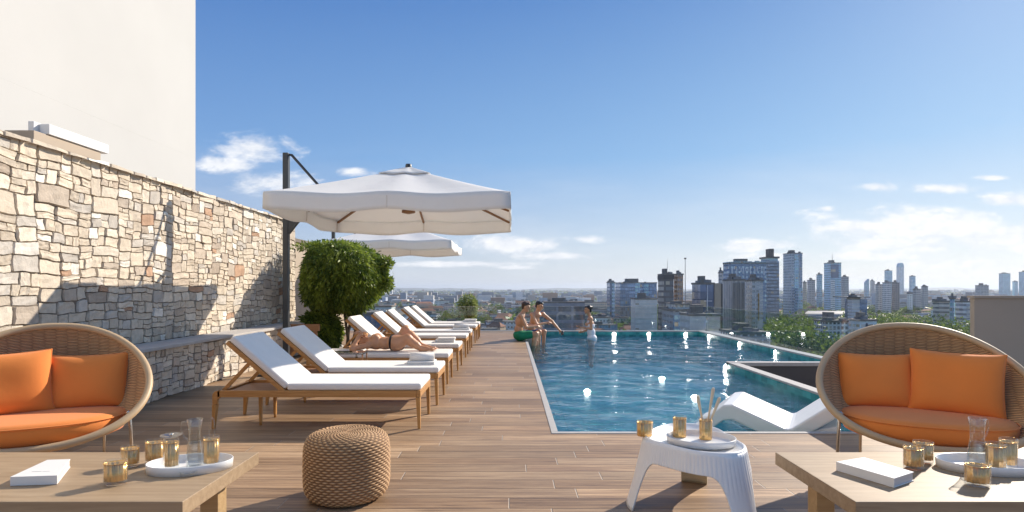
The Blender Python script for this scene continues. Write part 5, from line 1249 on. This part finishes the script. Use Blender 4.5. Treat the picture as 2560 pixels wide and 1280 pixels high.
body('hair', [('e', L2(-.030,0,.050), (.090,.083,.074), R2), ('e', L2(-.062,0,.0), (.048,.072,.072), R2), ('e', L2(.050,0,.086), (.045,.058,.026), R2)], M['hair_black'], m2, .007, .02)
body('shorts', [('e', (.50,Y1,.105), (.138,.182,.12)), ('c', (.52,Y1-.09,.10), (.62,Y1-.16,.135), .100, .090), ('c', (.52,Y1+.09,.10), (.72,Y1+.07,.14), .100, .090)], M['blue_cloth'], m2, .009, .02)
cp = MB(); cp.lathe([(.001,0),(.030,.0),(.036,.10),(.033,.10),(.028,.01),(.001,.01)], n=20); cp = obj('cup', cp, M['dark_metal']); cp.location = (1.325, Y1+.01, .08); tag(cp, 'small dark cup in the reaching hand of the second man', 'cup')
# seat ledge under the second man: broad coping corner
a = MB(); a.box(PL+.001, .66, 14.35, 15.3, -.3, .005); tag(obj('ledge_block', a, M['coping'], bevel=.004), 'short stone ledge at the pool edge under the second man', 'ledge')
# --- woman standing in the water
Y2 = 16.25
wm = thing('person', 'dark haired woman in a white top standing waist deep in the pool facing the men', 'person', (0, 0, 0))
hd, L3, R3 = head((2.165, Y2, .665), (-1, -.15, -.05), (0,0,1), .95)
torso = [('e', (2.27,Y2,-.16), (.12,.165,.14)), ('e', (2.255,Y2,.04), (.10,.125,.14)), ('e', (2.235,Y2,.24), (.115,.14,.15)), ('e', (2.235,Y2,.40), (.08,.155,.07)), ('c', (2.225,Y2,.46), (2.19,Y2,.60), .044, .042), ('e', (2.15,Y2-.06,.25), (.055,.055,.055)), ('e', (2.15,Y2+.06,.25), (.055,.055,.055)), ('c', (2.27,Y2-.08,-.2), (2.26,Y2-.09,-.9), .085, .05), ('c', (2.27,Y2+.08,-.2), (2.26,Y2+.09,-.9), .085, .05)]
arms = limb((2.24,Y2-.165,.42), (2.235,Y2-.19,.145), (1.97,Y2-.13,.175), (.042,.034,.024))+hand((1.97,Y2-.13,.175), (-1,.1,.1), (0,.3,.9), 1, .5, .92)
arms += limb((2.24,Y2+.165,.42), (2.26,Y2+.19,.12), (2.02,Y2+.05,.04), (.042,.034,.024))+hand((2.02,Y2+.05,.04), (-1,-.3,.0), (0,-.8,-.2), -1, .7, .92)
body('body', torso+hd+arms, M['skin2'], wm); eyes(wm, L3, .95)
body('hair', [('e', L3(-.035,0,.050), (.088,.084,.078), R3), ('e', L3(-.07,0,-.01), (.050,.070,.080), R3), ('e', L3(-.125,0,.055), (.042,.045,.042), R3), ('e', L3(.050,0,.085), (.040,.055,.025), R3)], M['hair_black'], wm, .007, .015)
body('top', [('e', (2.285,Y2,-.14), (.140,.185,.13)), ('e', (2.262,Y2,.03), (.113,.140,.14)), ('e', (2.235,Y2,.22), (.126,.150,.12)), ('c', (2.16,Y2-.07,.26), (2.20,Y2-.09,.42), .03, .012), ('c', (2.16,Y2+.07,.26), (2.20,Y2+.09,.42), .03, .012)], M['white_cloth'], wm, .009, .02)
# --- sunbather on the third lounger
zc = .406; sb = thing('person', 'tanned woman in black bikini bottoms lying with knees raised on the flat lounger', 'person', (0, 0, 0)); Y3 = 7.90
def B3(px, py, Y): return pt(px, py, Y)
hd, L4, R4 = head((-2.03, Y3+.06, zc+.115), (.15, -.25, 1), (-1, .1, .1), .92)
pel = (-1.57, Y3, zc+.115)
torso = [('e', (-1.56,Y3,zc+.115), (.125,.165,.105)), ('e', (-1.70,Y3,zc+.105), (.12,.125,.088)), ('e', (-1.83,Y3+.02,zc+.115), (.12,.145,.10)), ('e', (-1.90,Y3+.03,zc+.11), (.07,.15,.078)), ('c', (-1.92,Y3+.03,zc+.105), (-1.99,Y3+.05,zc+.10), .045, .045), ('e', (-1.83,Y3-.055,zc+.185), (.06,.055,.05)), ('e', (-1.83,Y3+.085,zc+.185), (.06,.055,.05))]
arms = limb((-1.90,Y3-.13,zc+.09), (-2.10,Y3-.20,zc+.045), (-2.04,Y3-.10,zc+.20), (.040,.034,.025))+hand((-2.04,Y3-.10,zc+.20), (.3,.5,.5), (.2,.3,-.8), 1, .6, .85)
arms += limb((-1.90,Y3+.18,zc+.10), (-2.08,Y3+.27,zc+.16), (-2.10,Y3+.14,zc+.24), (.040,.034,.025))+hand((-2.10,Y3+.14,zc+.24), (-.1,-.7,.1), (0,-.2,-.9), -1, .6, .85)
k1 = B3(1019, 846, Y3-.09); k2 = B3(1014, 824, Y3+.12); f1 = B3(1058, 876, Y3-.07); f2 = B3(1063, 872, Y3+.10)
legs = [('c', (-1.53,Y3-.08,zc+.105), k1, .090, .058), ('c', k1, f1, .054, .036), ('c', tuple(np.array(k1)*.72+np.array(f1)*.28+np.array([0,0,-.015])), tuple(np.array(k1)*.45+np.array(f1)*.55), .054, .044)]+foot((f1[0], f1[1], zc+.045), (f1[0]+.17, f1[1], zc+.020), .9)
legs += [('c', (-1.53,Y3+.08,zc+.11), k2, .090, .058), ('c', k2, f2, .054, .036), ('c', tuple(np.array(k2)*.72+np.array(f2)*.28+np.array([0,0,-.015])), tuple(np.array(k2)*.45+np.array(f2)*.55), .054, .044)]+foot((f2[0], f2[1], zc+.045), (f2[0]+.17, f2[1], zc+.020), .9)
body('body', torso+hd+arms+legs, M['skin2'], sb, .007); eyes(sb, L4, .92)
body('hair', [('e', L4(-.035,0,.05), (.082,.080,.080), R4), ('e', L4(-.045,0,.10), (.055,.065,.05), R4)], M['hair_brown'], sb, .007, .02)
body('bikini_bottom', [('e', (-1.605,Y3,zc+.115), (.045,.172,.112)), ('e', (-1.50,Y3,zc+.06), (.06,.055,.055))], M['black_cloth'], sb, .007, .01)
bg_ = thing('beach_bag', 'small brown striped straw bag behind the sunbather\'s head', 'bag', (-2.12, Y3+.36, zc)); 
for k in range(4): a = MB(); a.box(-.085, .085, -.05, .05, .002+k*.055, .050+k*.055); obj('band', a, M['teak'] if k % 2 else M['rib_wood'], bg_, bevel=.012)
# ---------------------------------------------------------------- air
hm = bpy.data.materials.new('haze'); hm.use_nodes = True; t = NT(hm.node_tree); t.n.remove(t.n['Principled BSDF'])
pv = t.new('ShaderNodeVolumePrincipled'); pv.inputs['Color'].default_value = (.80, .88, 1.0, 1); pv.inputs['Density'].default_value = 0.00008; pv.inputs['Anisotropy'].default_value = .3
t.l.new(pv.outputs[0], t.n['Material Output'].inputs['Volume'])
a = MB(); a.box(-31000, 31000, -3200, 41000, GZ-1, 140); obj('haze', a, hm, kind='stuff')

# ---- two things never share a label where their place tells them apart
from collections import defaultdict
same = defaultdict(list)
for o in COL.objects:
    if o.parent is None and o.get('label'): same[o['label']].append(o)
ORD = ['first', 'second', 'third', 'fourth', 'fifth', 'sixth', 'seventh', 'eighth', 'ninth', 'tenth', 'eleventh', 'twelfth']
for lab, os_ in same.items():
    if len(os_) > 1 and len(os_) <= 12:
        os_.sort(key=lambda o: o.location.x/o.location.y)
        for i, o in enumerate(os_): o['label'] = f'{lab}, {ORD[i]} from left'
